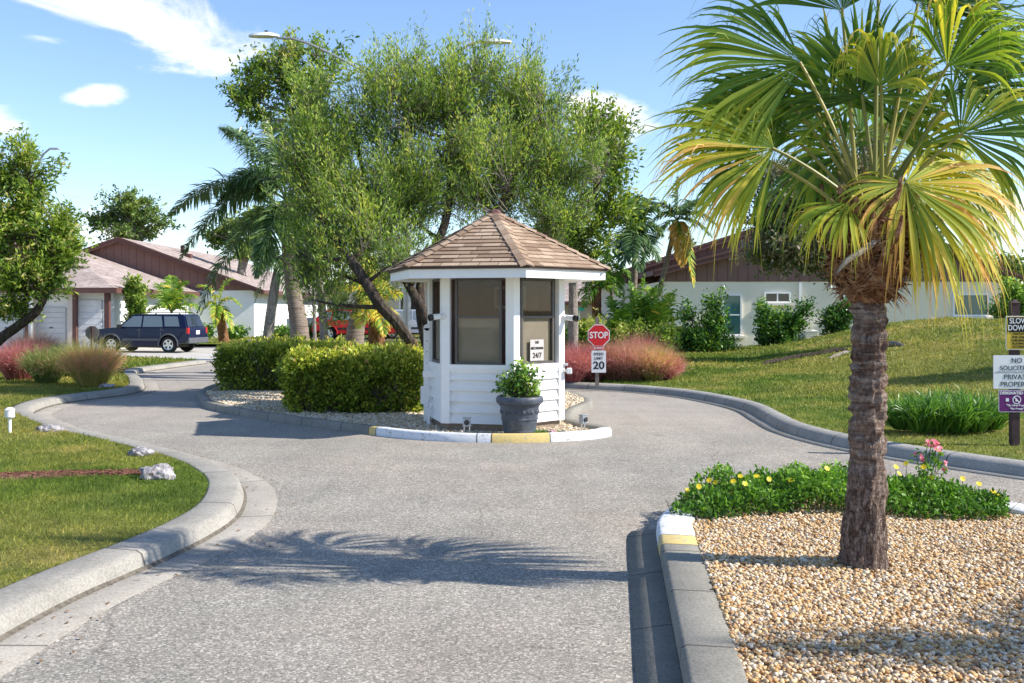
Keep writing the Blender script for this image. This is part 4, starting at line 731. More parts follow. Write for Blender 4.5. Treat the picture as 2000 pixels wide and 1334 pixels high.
# ---- muhly grass clumps
def tuft(name, label, base, rx, h, n, mat, w=.006, spread=.75, droop=.9, group=None, seg=5, green=.35, cat='ornamental grass', plume=True):
    root = thing(name, label, cat, base, 0, group); b = np.array(base); N = int(n*(1-green) if plume else n)
    a = RNG.uniform(0, 6.28, N); rr = np.sqrt(RNG.random(N))*rx*.35; p = np.stack([np.cos(a)*rr, np.sin(a)*rr, np.zeros(N)], 1)+b; e = RNG.uniform(0, spread, N); d = np.stack([np.cos(a)*e, np.sin(a)*e, np.ones(N)], 1)+RNG.normal(0, .12, (N, 3))
    st = strips(p, d, np.cross(d, rdir(N)), h*RNG.uniform(.7, 1.25, N), w, droop, K=seg, start=.3, prof='blade', tint=np.clip(RNG.beta(2.2, 1.6, N), 0, 1)*(.45 if plume else 1))
    stripobj('blades', [st], mat, root)
    if plume:  # airy seed-head haze: many fine short strands near the top
        m = 4; tip = st[0].reshape(N, -1, 3)[:, -5]; tips = np.repeat(tip, m, 0)+RNG.normal(0, .055, (N*m, 3))*[1.3, 1.3, 1.0]; dd = np.repeat(d, m, 0)*.5+rdir(N*m)*.7
        stripobj('plumes', [strips(tips, dd, rdir(N*m), RNG.uniform(.06, .16, N*m), w*.8, .3, K=2, prof='blade', tint=RNG.uniform(.4, 1, N*m))], mat, root)
    return root
gl = 'pink muhly grass clumps along the road'
for px_, py_, rx, h, mat, lab in ((40, 742, .75, .75, 'muhly_rose', 'purple-pink grass clump at the far left of the left lawn'), (92, 748, .6, .68, 'muhly_green', 'green grass clump between the purple-pink one and the tan-pink one'), (180, 752, .78, .82, 'muhly_tan', 'round tan and pink grass clump at the edge of the left road'), (70, 722, .8, .85, 'muhly_pink', 'salmon grass clump behind the green clump on the left lawn'), (130, 735, .45, .62, 'muhly_green', 'short green grass clump beside the round tan one'),
        (1118, 745, .5, .78, 'muhly_rose', 'rose grass clump next to the booth, left of the stop sign'), (1158, 742, .5, .82, 'muhly_rose', 'rose grass clump right behind the stop sign post'), (1200, 742, .55, .82, 'muhly_pink', 'salmon grass clump just right of the speed limit sign'), (1236, 743, .6, .85, 'muhly_pink', 'salmon grass clump in the middle of the pink row'), (1252, 736, .5, .95, 'muhly_rose', 'magenta tall grass clump behind the pink row'), (1280, 744, .55, .75, 'muhly_tan', 'greenish pink grass clump at the right end of the row'), (1296, 744, .35, .62, 'muhly_rose', 'last small rose grass clump on the lawn edge')):
    g_ = G(px_, py_, .14); tuft('muhly_grass', lab, g_, rx, h*(1.08 if px_ < 300 else 1), 3400, mat, w=.009, spread=.62 if px_ < 300 else .85, droop=1.2 if px_ < 300 else 1.5, group=gl)
# strap-leaf clump by the signs
root = None
for k, (px_, py_) in enumerate(((1765, 838), (1800, 842), (1835, 842), (1870, 843), (1905, 842), (1935, 838), (1818, 826), (1885, 826), (1850, 822))):
    g_ = G(px_, py_, .16); labs = ['at the left end', 'second from the left end', 'third from the left in front', 'right of the centre in front', 'fifth from the left in front', 'at the right end by the sign post', 'behind the left half', 'behind the right half', 'in the middle of the back']
    tuft('strap_leaf_plant', 'arching dark green strap-leaf plant '+labs[k]+' of the bed', g_, .3, .50, 230, 'strap_leaf', w=.026, spread=1.0, droop=1.9, group='strap-leaf plants in the bed by the signs', plume=False, cat='plant')

# ---- flowering groundcover in the foreground bed
fb = thing('flowering_groundcover', 'low green mat of foliage dotted with yellow daisies around the palm', 'flower bed', (2.4, 8.2, .12))
def fbz(x, y):
    u = (x-2.5)/1.55; v = (y-8.35)/.62; return max(0, 1-u*u*.75)*max(0, 1-v*v)**.5*.27*(1+.5*noise.noise(Vector((x*2.3, y*2.3, 0))))
fpoly = [(1.2, 7.85), (1.5, 7.72), (2.3, 7.85), (3.1, 7.72), (3.75, 7.75), (3.95, 8.2), (3.7, 8.7), (3.1, 9.0), (2.4, 9.05), (1.9, 8.8), (1.45, 8.35)]
x, y = scatter(fpoly, 26000); h = np.array([fbz(a, b)*(.82+.5*noise.noise(Vector((a*5, b*5, 2)))) for a, b in zip(x, y)]); kk = (RNG.random(len(x)) < .8); x, y, h = x[kk], y[kk], h[kk]; z = .12+h*RNG.random(len(x))**.35+RNG.normal(0, .012, len(x))
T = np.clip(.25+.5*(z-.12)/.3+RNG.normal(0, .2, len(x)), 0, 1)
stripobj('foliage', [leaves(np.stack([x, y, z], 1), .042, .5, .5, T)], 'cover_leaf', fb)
k = RNG.random(len(x)) < .05; A = np.stack([x[k], y[k], np.full(k.sum(), .1)], 1); B = np.stack([x[k]+RNG.normal(0, .05, k.sum()), y[k], z[k]+.05], 1); stripobj('stems', [twigs_mesh(A, B, .003, .002)], 'hedge_leaf', fb)
def flower(pos, r, mat, parent, npet=8, tilt=None):
    n_ = Vector((random.uniform(-.5, .5), -random.uniform(.3, 1), random.uniform(.4, 1))).normalized(); q = n_.to_track_quat('Z', 'Y').to_matrix(); V = []; D = []; Sd = []
    for i in range(npet):
        w = 2*math.pi*i/npet+random.random()*.2; D.append((q @ Vector((math.cos(w), math.sin(w), .18)))[:]); Sd.append((q @ Vector((-math.sin(w), math.cos(w), 0)))[:])
    st = strips(np.repeat(np.array([pos]), npet, 0), D, Sd, r, r*.75, .25, K=3, prof='leaf'); o = stripobj('flower', [st], mat, parent); return o
fl = [(1432, 940), (1478, 930), (1502, 936), (1578, 948), (1365, 950), (1455, 945), (1398, 942), (1615, 915), (1626, 930), (1750, 912), (1756, 925), (1804, 912), (1818, 933), (1770, 905), (1912, 945), (1940, 960), (1952, 968), (1430, 962), (1545, 938), (1342, 958), (1385, 938), (1446, 930), (1690, 918), (1470, 965), (1880, 935)]
for i, (a, b) in enumerate(fl):
    p = P(a, b, 8.0+random.uniform(-.1, .35)); 
    flower(p, .026, 'yellow_petal', fb)
    mbx = MB(); mbx.tube([(p.x-fb.location.x, p.y-fb.location.y, -.0), (p.x-fb.location.x, p.y-fb.location.y, p.z-fb.location.z)], .0025, 4); mbx.build('stem', 'strap_leaf', fb)
pf = thing('pink_flower_plant', 'taller plant with pink blossom heads rising from the groundcover', 'flowering plant', (3.35, 8.35, .15))
tips_ = [P(a, b, 8.35) for a, b in ((1812, 866), (1822, 862), (1832, 868), (1840, 876), (1828, 876), (1800, 892), (1806, 905), (1842, 905), (1790, 884), (1850, 915), (1818, 872), (1836, 886))]
mbx = MB()
for p in tips_: mbx.tube([q-pf.location for q in bez(pf.location+Vector((random.uniform(-.03, .03), 0, 0)), (pf.location+p)/2+Vector((random.uniform(-.05, .05), 0, 0)), p, 5)], .003, 4)
mbx.build('stems', 'hedge_leaf', pf)
for p in tips_:
    for _ in range(4 if p.z > .6 else 2): flower(p+Vector((random.gauss(0, .014), random.gauss(0, .014), random.gauss(0, .012))), .021, 'pink_petal', pf, 6)
A = np.array([pf.location[:]]); PP = np.concatenate([A+(np.array(t_[:])-A)*u for t_ in tips_ for u in np.linspace(.15, .93, 26)]); stripobj('foliage', [leaves(PP+RNG.normal(0, .03, PP.shape), .045, .45, .2, RNG.uniform(.3, 1, len(PP)))], 'cover_leaf', pf)

# ---- foreground fan palm
fp = Vector((2.185, 6.35, .12)); fpalm = thing('fan_palm', 'large fan palm with drooping yellow-green fans in the gravel bed', 'palm tree', fp)
zs = np.arange(0, 1.86, .018); V = []; nA = 56
pz = [0, .05, .16, .35, .6, .9, 1.3, 1.7, 2.0, 2.28]; pr = [.168, .155, .136, .120, .108, .101, .095, .092, .090, .088]
cxz = lambda z: .035*math.sin(z*1.1)-.01
for i, zz in enumerate(zs):
    r = np.interp(zz, pz, pr)
    for k in range(nA):
        a = 2*math.pi*k/nA; v3 = Vector((math.cos(a)*3.2, math.sin(a)*3.2, zz*5.5)); up_ = min(1, max(0, (zz-.45)/.5))
        sw = ((zz*15+noise.noise(Vector((math.cos(a)*1.5, math.sin(a)*1.5, zz*2)))*1.3) % 1.0)*.016*up_; rg = sw+(abs(noise.noise(Vector((math.cos(a)*.7, math.sin(a)*.7, zz*13))))*-.05+.012)*up_; fis = noise.noise(Vector((math.cos(a)*7, math.sin(a)*7, zz*3)))*.018*(1-.4*up_)
        ch = noise.noise(v3*1.3)*.018+noise.noise(v3*4)*.011; r2 = r-.006+rg+fis+ch; flare = .035*max(0, 1-zz/.12)*max(0, noise.noise(Vector((a*1.7, 0, 0))))
        V.append((cxz(zz)+(r2+flare)*math.cos(a), (r2+flare)*math.sin(a), zz-.03))
me = npmesh('trunk', V, [(i*nA+k, i*nA+(k+1) % nA, (i+1)*nA+(k+1) % nA, (i+1)*nA+k) for i in range(len(zs)-1) for k in range(nA)], None, True); link('trunk', me, 'fan_palm_bark', fpalm)
# fibrous skirt of old leaf bases
skz = [1.60, 1.66, 1.76, 1.88, 1.98, 2.08, 2.18, 2.28]; skr = [.100, .135, .175, .200, .195, .19, .175, .12]
V = []; z2 = np.arange(1.62, 2.28, .02)
for zz in z2:
    for k in range(nA):
        a = 2*math.pi*k/nA; r = np.interp(zz, skz, skr)*.93+noise.noise(Vector((math.cos(a)*4, math.sin(a)*4, zz*5)))*.03+noise.noise(Vector((math.cos(a)*9, math.sin(a)*9, zz*16)))*.012; V.append((cxz(zz)+.02*(zz-1.62)+r*math.cos(a), r*math.sin(a), zz))
link('leaf_base_skirt', npmesh('leaf_base_skirt', V, [(i*nA+k, i*nA+(k+1) % nA, (i+1)*nA+(k+1) % nA, (i+1)*nA+k) for i in range(len(z2)-1) for k in range(nA)], None, True), 'boot_bark', fpalm)
N = 1500; a = RNG.uniform(0, 6.28, N); zz = RNG.uniform(1.65, 2.26, N); r = np.interp(zz, skz, skr)+.012; p = np.stack([cxz(2)+.02*(zz-1.62)+r*np.cos(a), r*np.sin(a), zz], 1)+np.array(fp[:])
tan = np.stack([-np.sin(a), np.cos(a), np.zeros(N)], 1); out = np.stack([np.cos(a), np.sin(a), np.zeros(N)], 1); sg = RNG.choice([-1, 1], N)[:, None]; dd = tan*sg*RNG.uniform(.3, 1, (N, 1))+out*RNG.uniform(0, .5, (N, 1))+np.array([0, 0, 1])*RNG.uniform(-.7, .9, (N, 1))
bark('fibre', [(.10, .04, .02), (.26, .13, .065), (.50, .33, .20)], 9, 9)
stripobj('fibres', [strips(p, dd, np.cross(dd, out), RNG.uniform(.05, .17, N), RNG.uniform(.006, .02, N), .6, K=3, prof='blade')], 'fibre', fpalm)
# split old leaf bases (broad woody straps)
for i in range(26):
    a = i*2.4+random.uniform(-.2, .2); z0 = 1.68+.52*i/26; r0 = np.interp(z0, skz, skr); o_ = Vector((math.cos(a), math.sin(a), 0)); tg = Vector((-math.sin(a), math.cos(a), 0))
    c0 = Vector((cxz(2)+.02*(z0-1.62), 0, z0))+o_*(r0-.01); ln = random.uniform(.14, .3); mbx = MB(); pts = bez(c0-tg*.03, c0+o_*ln*.35+Vector((0, 0, ln*.35)), c0+o_*ln*.45+Vector((0, 0, ln)), 6); n0 = len(mbx.v)
    for k, q in enumerate(pts):
        w_ = .05*(1-.75*k/6); mbx.v += [tuple(q-tg*w_), tuple(q+o_*.012), tuple(q+tg*w_), tuple(q-o_*.012)]
    for k in range(6):
        for j in range(4): mbx.f.append((k*4+j, k*4+(j+1) % 4, (k+1)*4+(j+1) % 4, (k+1)*4+j)); mbx.mi.append(0)
    mbx.build('leaf_base', 'fibre', fpalm, True)
# one long dead strap hanging to the left
mbx = MB(); mbx.tube([P(1725, 462, 6.17)-fp, P(1690, 485, 6.1)-fp, P(1655, 508, 6.05)-fp, P(1632, 535, 6.05)-fp], [.018, .022, .017, .006], 6); mbx.build('dead_petiole', 'bark_pale', fpalm, True)
crown0 = P(1702, 440, 6.35)
def fan(hub, tip, n_, L, spread, nseg, tint, droop, start=.5, wob=.06, fold=.12, asym=0, short=.2, split=.58, shade=0):
    n_ = (n_[0], n_[1], n_[2]*.6)
    hub, tip = Vector(hub), Vector(tip); u = (tip-hub).normalized(); n_ = Vector(n_); n_ = (n_-u*n_.dot(u)).normalized(); v = n_.cross(u)
    th = np.linspace(-R(spread), R(spread), nseg)+R(asym); U, Vv, Nn = np.array(u[:]), np.array(v[:]), np.array(n_[:])
    D = np.cos(th)[:, None]*U+np.sin(th)[:, None]*Vv-Nn*(.28*np.abs(np.sin(th))[:, None])+RNG.normal(0, wob*.5, (nseg, 3)); D = nrm(D)
    side = -np.sin(th)[:, None]*U+np.cos(th)[:, None]*Vv; LL = L*(1-short*np.abs(th/R(spread))**2)*RNG.uniform(.88, 1.1, nseg); dth = 2*R(spread)/nseg
    W_ = np.minimum(LL*split*dth*1.35, .07); T = np.clip(tint+RNG.normal(0, .13, nseg)+.10*np.sin(th*3), 0, 1)
    Q = np.repeat(np.array([hub[:]]), nseg, 0)
    st = strips(Q, D, side, LL, W_, droop*RNG.uniform(.75, 1.35, nseg), K=11, start=start, prof='fan', power=1.25, fold=fold, tint=T, split=split)
    # tips yellower
    V_, F_, T_ = st; T_ = T_.reshape(nseg, 12, 3)+np.linspace(-.12, .14, 12)[None, :, None]; 
    # threads: split tips
    th2 = np.repeat(np.arange(nseg), 2); vv = V_.reshape(nseg, 12, 3, 3)[np.arange(nseg)[th2], RNG.integers(6, 10, len(th2)), 1]; dd = D[th2]*.8+RNG.normal(0, .3, (len(th2), 3))+[0, 0, -.15*droop]; st2 = strips(vv, dd, side[th2], LL[th2]*RNG.uniform(.2, .62, len(th2)), RNG.uniform(.003, .008, len(th2)), droop*1.7, K=6, prof='blade', tint=np.clip(T[th2]+.15, 0, 1))
    f = stripobj('fan_frond', [(V_, F_, np.clip(T_.reshape(-1), 0, 1)), st2], 'fan_leaf', fpalm); mb = MB(); c0 = crown0+Vector((random.uniform(-.06, .06), random.uniform(-.06, .06), random.uniform(-.08, .03))); m = (c0+hub)/2; sidev = (hub-c0).cross(Vector((0, 0, 1)))
    m += Vector((0, 0, (hub-c0).length*.1)); pts = bez(c0, m, hub+u*.015, 8); mb.tube([p-fpalm.location for p in pts], [.016-.0008*k for k in range(9)], 6); pet = mb.build('petiole', 'petiole', f, True)
    at = pet.data.attributes.new('tint', 'FLOAT', 'POINT'); at.data.foreach_set('value', [random.uniform(.3, 1)]*len(pet.data.vertices)); return f
d0 = 6.35
fans = [((1567, 122), 0, (1330, 85), 0, (0, -.85, .45), .92, 68, 34, .36, 1.5), ((1560, 150), .4, (1400, 215), .5, (0, -.8, .5), .6, 45, 18, .25, 1.6),
 ((1513, 290), -.1, (1310, 262), -.2, (0, -.8, .55), .86, 78, 38, .66, 1.7), ((1540, 260), .45, (1400, 175), .5, (0, -.8, .5), .80, 60, 30, .30, 1.7), ((1510, 315), .1, (1400, 350), .1, (0, -.8, .5), .55, 55, 20, .30, 1.7),
 ((1683, 190), 0, (1688, 60), -.1, (0, -1, .25), .62, 128, 46, .22, .9), ((1720, 170), -.45, (1750, 60), -.6, (0, -.9, .3), .50, 75, 24, .58, 3.6),
 ((1823, 85), .2, (1990, 20), .3, (.1, -.8, .2), .85, 66, 34, .14, 1.2), ((1860, 180), .2, (2010, 95), .1, (0, -.8, .5), .85, 60, 32, .34, 1.9),
 ((1876, 262), -.1, (2010, 205), -.2, (0, -.8, .6), .75, 80, 36, .38, 2.3), ((1769, 357), -.3, (1900, 392), -.5, (0, -.75, .7), .80, 88, 36, .72, 2.1), ((1766, 358), -.3, (1660, 392), -.45, (0, -.75, .7), .46, 62, 20, .66, 1.6), ((1780, 365), -.25, (1870, 450), -.35, (.3, -.8, .5), .85, 48, 26, .76, 2.6),
 ((1645, 20), .1, (1625, -120), .1, (0, -1, .2), .8, 70, 30, .28, .8), ((1715, -10), 0, (1735, -140), 0, (0, -1, .2), .9, 80, 34, .22, .8), ((1790, 10), .1, (1880, -90), .2, (0, -1, .1), .9, 70, 34, .18, 1.0),
 ((1600, 300), .5, (1540, 350), .8, (0, -.5, .9), .6, 90, 30, .35, 1.9), ((1815, 330), .6, (1930, 330), 1.0, (0, -.5, .9), .8, 80, 34, .72, 1.8), ((1655, 395), -.2, (1600, 430), -.5, (-.2, -.6, .8), .50, 60, 18, .60, 2.2),
 ((1850, 130), -.5, (1930, 20), -.9, (0, -.9, .5), .6, 70, 26, .45, 2.8), ((1545, 200), .3, (1360, 190), .5, (0, -.7, .6), .8, 55, 26, .45, 2.0), ((1870, 330), .2, (1960, 360), .4, (.2, -.7, .6), .75, 80, 30, .6, 2.4), ((1600, 250), .7, (1520, 200), 1.1, (0, -.4, .8), .6, 80, 26, .3, 1.8), ((1735, 235), .35, (1800, 130), .4, (.1, -.9, .3), .62, 95, 30, .34, 1.4), ((1628, 205), .35, (1570, 90), .4, (-.1, -.9, .3), .66, 90, 30, .40, 1.5), ((1650, 300), .3, (1590, 260), .3, (0, -.9, .3), .45, 110, 26, .38, 1.8), ((1785, 290), .3, (1850, 250), .3, (0, -.9, .3), .5, 100, 26, .55, 2.0), ((1680, 260), .9, (1660, 200), 1.5, (0, -.2, 1), .75, 100, 34, .35, 1.6), ((1750, 300), -.9, (1700, 380), -1.4, (0, -.3, .9), .3, 30, 6, .6, 1.0)]
for (h_, dy, t_, ty, n_, L, sp_, ns, tn, dr) in fans[:-1]: fan(P(*h_, d0+dy*.55), P(*t_, d0+ty*.55), n_, L*.96, sp_, int(ns*1.5), tn+.01, dr*1.5, start=.40, wob=.15)
# second palm just outside the frame on the right: only its shade reaches the gravel
sp2 = thing('fan_palm', 'second fan palm standing outside the frame at the right of the bed', 'palm tree', (6.5, 4.1, .1)); mb = MB(); mb.tube([(0, 0, 0), (0, 0, 1.2), (.05, 0, 2.6)], [.18, .13, .12], 14); mb.build('trunk', 'fan_palm_bark', sp2, True)
for ch in [c for c in fpalm.children if c.name.startswith('fan_frond')]:
    c = ch.copy(); COL.objects.link(c); c.parent = sp2; c.location = (0, 0, .05)
    for g_ in ch.children: q = g_.copy(); COL.objects.link(q); q.parent = c
# ---------------------------------------------------------------- guard booth
def uvmesh(o, uvs):
    l = o.data.uv_layers.new(name='UVMap'); l.data.foreach_set('uv', [c for uv in uvs for c in uv])
HC = Vector((-.245, 14.7, 0)); A0 = -14.6; booth = thing('guard_booth', 'white hexagonal guard booth with brown shingled roof on the road island', 'guard booth', HC)
def hx(k, r, z=0): a = R(A0-60*k); return Vector((r*math.cos(a), r*math.sin(a), z))
RW = .99
def hexring(mb, r0, r1, z0, z1):
    for k in range(6):
        a, b, c, d_ = hx(k, r0, z0), hx(k+1, r0, z0), hx(k+1, r1, z0), hx(k, r1, z0); mb.add([a, b, c, d_]+[v+Vector((0, 0, z1-z0)) for v in (a, b, c, d_)], [(0, 1, 2, 3), (7, 6, 5, 4), (0, 4, 5, 1), (2, 6, 7, 3)])
mb = MB(); mb.prism([hx(k, .95, .02) for k in range(6)][::-1], (0, 0, .14)); mb.build('base_slab', 'slab', booth)
for k in range(6):
    a, b = hx(k, RW-.03), hx(k+1, RW-.03); u = (b-a).normalized(); n_ = Vector((a+b)/2).normalized(); Lf = (b-a).length; rear = k >= 3
    def pt(s_, off, z): return a+u*s_+n_*off+Vector((0, 0, z))
    mb = MB(); z = .155; hgt = .148
    top = 2.14 if rear else .90
    while z < top-.01:
        zz = min(z+hgt, top); vs = [pt(.02, .048, z), pt(Lf-.02, .048, z), pt(Lf-.02, .012, zz), pt(.02, .012, zz), pt(.02, .0, z), pt(Lf-.02, .0, z), pt(.02, -.02, zz), pt(Lf-.02, -.02, zz)]
        mb.add(vs, [(0, 1, 2, 3), (4, 5, 1, 0), (3, 2, 7, 6)]); z = zz
    mb.add([pt(.02, -.02, .15), pt(Lf-.02, -.02, .15), pt(Lf-.02, -.02, top), pt(.02, -.02, top)], [(0, 1, 2, 3)])
    mb.build('siding_wall', 'white_siding', booth)
    if rear:
        mb = MB(); mb.add([pt(.02, -.035, .15), pt(Lf-.02, -.035, .15), pt(Lf-.02, -.035, 2.14), pt(.02, -.035, 2.14)], [(0, 1, 2, 3)]); mb.build('inner_wall', 'booth_interior', booth)
        if k == 4:
            mb = MB(); 
            for s0, s1, z0, z1 in ((.25, .75, 1.72, 2.05), (.29, .71, 1.76, 2.01)): mb.add([pt(s0, -.05-.006*(s0 > .26), z0), pt(s1, -.05-.006*(s0 > .26), z0), pt(s1, -.05-.006*(s0 > .26), z1), pt(s0, -.05-.006*(s0 > .26), z1)], [(0, 1, 2, 3)], 1 if s0 > .26 else 0)
            mb.build('notice_frame', ['beige_stucco', 'booth_interior'], booth)
    else:
        # sill band, window frame, panes
        def slab(mb, s0, s1, z0, z1, o0, o1, mi=0): mb.add([pt(s0, o0, z0), pt(s1, o0, z0), pt(s1, o0, z1), pt(s0, o0, z1), pt(s0, o1, z0), pt(s1, o1, z0), pt(s1, o1, z1), pt(s0, o1, z1)], [(0, 1, 2, 3), (0, 4, 5, 1), (1, 5, 6, 2), (2, 6, 7, 3), (3, 7, 4, 0), (7, 6, 5, 4)], mi)
        mb = MB(); slab(mb, .06, Lf-.06, .885, .955, .052, -.05); slab(mb, .05, Lf-.05, .845, .887, .04, 0); mb.build('sill_trim', 'white_trim', booth)
        s0, s1 = .15, Lf-.15; win = MB(); f_ = .035
        for q in ((s0, s1, .957, .957+f_), (s0, s1, 2.1, 2.135), (s0, s0+f_, .957+f_, 2.1), (s1-f_, s1, .957+f_, 2.1), (s0+f_, s1-f_, 1.585, 1.615)): slab(win, *q, .018, -.02)
        w_ = win.build('window', 'window_frame_dark', booth)
        mb = MB(); slab(mb, s0+f_, s1-f_, .957+f_, 2.1, .002, -.004); mb.build('pane', 'booth_glass', w_)
        mb = MB(); slab(mb, s0+f_, s1-f_, .957+f_, 1.585, -.03, -.04); mb.build('blind', 'tan_blind', w_)
        if k == 0:
            mb = MB(); slab(mb, .36, .63, 1.0, 1.29, .012, .006); sg = mb.build('window_notice', 'notice_grey', booth); c_ = pt(.495, .0145, 0); rz_ = math.atan2(n_.y, n_.x)+math.pi/2
            for s_, sz, zz, b_ in (('HD', .05, 1.25, .002), ('RECORDING', .043, 1.17, .002), ('24/7', .10, 1.07, .002)): text(s_, sz, Vector((c_.x, c_.y, zz)), 'sign_black', sg, bold=b_, rz=rz_)
for k in range(6):
    c = hx(k, RW, 0); mb = MB()
    for sgn in (-1, 1):
        u = (hx(k+sgn, RW)-c).normalized(); n_ = ((hx(k+sgn, RW)+c)/2).normalized(); w_ = .115
        c9 = c*1.03; q = [c9, c9+u*w_, c9+u*w_-n_*.08, c9-c.normalized()*.09]; q = q if sgn > 0 else q[::-1]; mb.prism([Vector((v.x, v.y, .15)) for v in q], (0, 0, 1.99))
    mb.build('corner_post', 'white_trim', booth)
mb = MB(); hexring(mb, 1.60, 1.56, 2.115, 2.235); mb.build('fascia', 'white_trim', booth)
mb = MB(); mb.add([hx(k, 1.57, 2.14) for k in range(6)], [(0, 1, 2, 3, 4, 5)]); mb.build('soffit', 'white_paint', booth)
mb = MB(); hexring(mb, 1.635, 1.58, 2.236, 2.262); mb.build('drip_edge', 'drip_edge', booth)
# roof: stepped shingle courses on six faces
mb = MB(); uvs = []; r0, z0, z1 = 1.655, 2.264, 3.10; nc = 15
sl_ = math.hypot(r0*math.cos(R(30)), z1-z0)
for k in range(6):
    for c in range(nc):
        ra, rb = r0*(1-c/nc), max(.001, r0*(1-(c+1)/nc)); za, zb_ = z0+(z1-z0)*c/nc, z0+(z1-z0)*(c+1)/nc; t_ = .014
        jit = [.0, 0]; a, b, c2, d_ = hx(k, ra+.006, za+t_), hx(k+1, ra+.006, za+t_), hx(k+1, rb, zb_+.002), hx(k, rb, zb_+.002); e, f_ = hx(k, ra+.002, za-.002), hx(k+1, ra+.002, za-.002)
        mb.add([a, b, c2, d_, e, f_], [(0, 1, 2, 3), (4, 5, 1, 0)]); v0 = c*.115+.017; wa, wb = ra/2, rb/2; uo = k*3.3
        uvs += [(uo-wa, v0), (uo+wa, v0), (uo+wb, v0+.097), (uo-wb, v0+.097), (uo-wa, v0-.012), (uo+wa, v0-.012), (uo+wa, v0), (uo-wa, v0)]
roof = mb.build('roof', 'booth_shingle', booth); roof.data.materials.clear(); roof.data.materials.append(M['booth_shingle']); uvmesh(roof, uvs)
for k in range(6):
    mb = MB(); uvs = []; m = 11
    for i in range(m):
        t0, t1 = i/m, (i+1.25)/m; t1 = min(t1, 1.0); p0 = hx(k, r0*(1-t0)+.012, z0+(z1-z0)*t0+.034); p1 = hx(k, max(.0, r0*(1-t1)), z0+(z1-z0)*t1+.02); sdv = Vector((-p0.y, p0.x, 0)).normalized(); w_ = .095
        for sg in (-1, 1):
            n_ = hx(k+(.5 if sg < 0 else -.5), 1).normalized(); e = sdv*sg*w_+Vector((0, 0, -.034)); vs = [p0, p0+e, p1+e*.95, p1, p0-Vector((0, 0, .02)), p0+e-Vector((0, 0, .016))]; mb.add(vs, [(0, 1, 2, 3), (0, 4, 5, 1)] if sg > 0 else [(3, 2, 1, 0), (1, 5, 4, 0)])
            uo = i*1.73+k*.9; uvs += [(uo, .02+i*.115), (uo+.1, .02+i*.115), (uo+.1, .1+i*.115), (uo, .1+i*.115)]*2
    o = mb.build('hip_cap', 'booth_shingle', booth); uvmesh(o, uvs)
mb = MB(); mb.lathe([(.10, 0), (.07, .04), (.02, .06)], 6, 0, Matrix.Translation((0, 0, 3.085))); o = mb.build('roof_cap', 'brown_fascia', booth)
# conduits, chase, cameras, floodlight
L4, L3 = hx(3, RW), hx(2, RW); n2_ = ((L3+L4)/2).normalized(); uL = (L3-L4).normalized()
base = HC+L4+n2_*.02
ch = thing('cable_chase', 'tall white perforated cable chase on the left corner of the booth', 'conduit', HC+L4+Vector((-.03, -.02, .04))); mb = MB()
mb.box((0, -.05, .72), (.10, .05, 1.36)); mb.lathe([(.05, 0), (.05, .05)], 16, 0, Matrix.Translation((0, -.075, 1.40)) @ Matrix.Rotation(R(-90), 4, 'X')); mb.box((-.07, -.04, .42), (.05, .05, .26)); mb.build('channel', 'white_paint', ch, bevel=.006)
mb = MB()
for z in np.arange(.25, 1.35, .16): mb.box((0, -.077, z), (.018, .004, .02))
mb.build('hole', 'grey_metal', ch); [c for c in ch.children if c.name.startswith('hole')][0].name = 'slots'
cd = thing('conduit_pipe', 'pair of white conduit pipes bending into the gravel beside the booth', 'conduit', HC+L4+uL*.22+n2_*.07+Vector((0, 0, .04))); 
for i, s_ in enumerate((0, .12)):
    mb = MB(); mb.tube([(uL.x*s_, uL.y*s_, -.02), (uL.x*s_, uL.y*s_, .30-.08*i), (uL.x*s_+.02, uL.y*s_+.03, .36-.08*i), (uL.x*s_-n2_.x*.06, uL.y*s_-n2_.y*.06, .40-.08*i)], .016, 8); mb.build('pipe', 'lamp_white', cd, True)
mb = MB(); mb.box((uL.x*.06, uL.y*.06, .74), (.16, .05, .09)); mb.tube([(0, 0, .34), (0, 0, .72)], .014, 8); mb.build('junction_box', 'white_paint', cd, bevel=.005)
def camera_unit(loc, dirv, label, wall):
    o = thing('security_camera', label, 'security camera', loc, 0, 'security cameras on the booth'); d_ = Vector(dirv).normalized(); q = d_.to_track_quat('Z', 'Y').to_matrix().to_4x4()
    mb = MB(); mb.lathe([(.0, -.02), (.045, -.02), (.05, .0), (.04, .03), (.012, .045), (.012, .07)], 16, 0, (Vector(wall)).normalized().to_track_quat('Z', 'Y').to_matrix().to_4x4() @ Matrix.Translation((0, 0, -.055))); mb.build('mount', 'lamp_white', o, True)
    mb = MB(); mb.lathe([(.02, -.07), (.038, -.06), (.042, .05), (.045, .052)], 18, 0, Matrix.Translation(d_*.05) @ q); mb.build('housing', 'lamp_white', o, True)
    mb = MB(); mb.lathe([(.046, .05), (.047, .10), (.036, .103), (.034, .085), (.012, .085)], 18, 0, Matrix.Translation(d_*.05) @ q); mb.build('lens', 'black_plastic', o, True)
camera_unit(HC+hx(2, RW+.0)+Vector((-.05, -.06, 1.61)), (-.85, -.45, -.12), 'white bullet camera with black lens on the left corner post of the booth', (-.6, -.5, 0))
camera_unit(HC+hx(0, RW)+Vector((.07, -.04, 1.59)), (.85, -.5, -.1), 'white bullet camera with black lens on the right corner post of the booth', (.8, -.3, 0))
o = thing('floodlight', 'small white floodlight low on the right corner of the booth', 'floodlight', HC+hx(0, RW)+Vector((.03, -.02, .84))); mb = MB(); mb.box((.065, -.02, 0), (.075, .07, .085), 0, None, .9); mb.tube([(-.03, 0, 0), (.04, -.01, 0)], .022, 8); mb.build('housing', 'lamp_white', o, bevel=.012); mb = MB(); mb.box((.02, 0, .09), (.05, .05, .03)); mb.build('bracket', 'lamp_white', o)
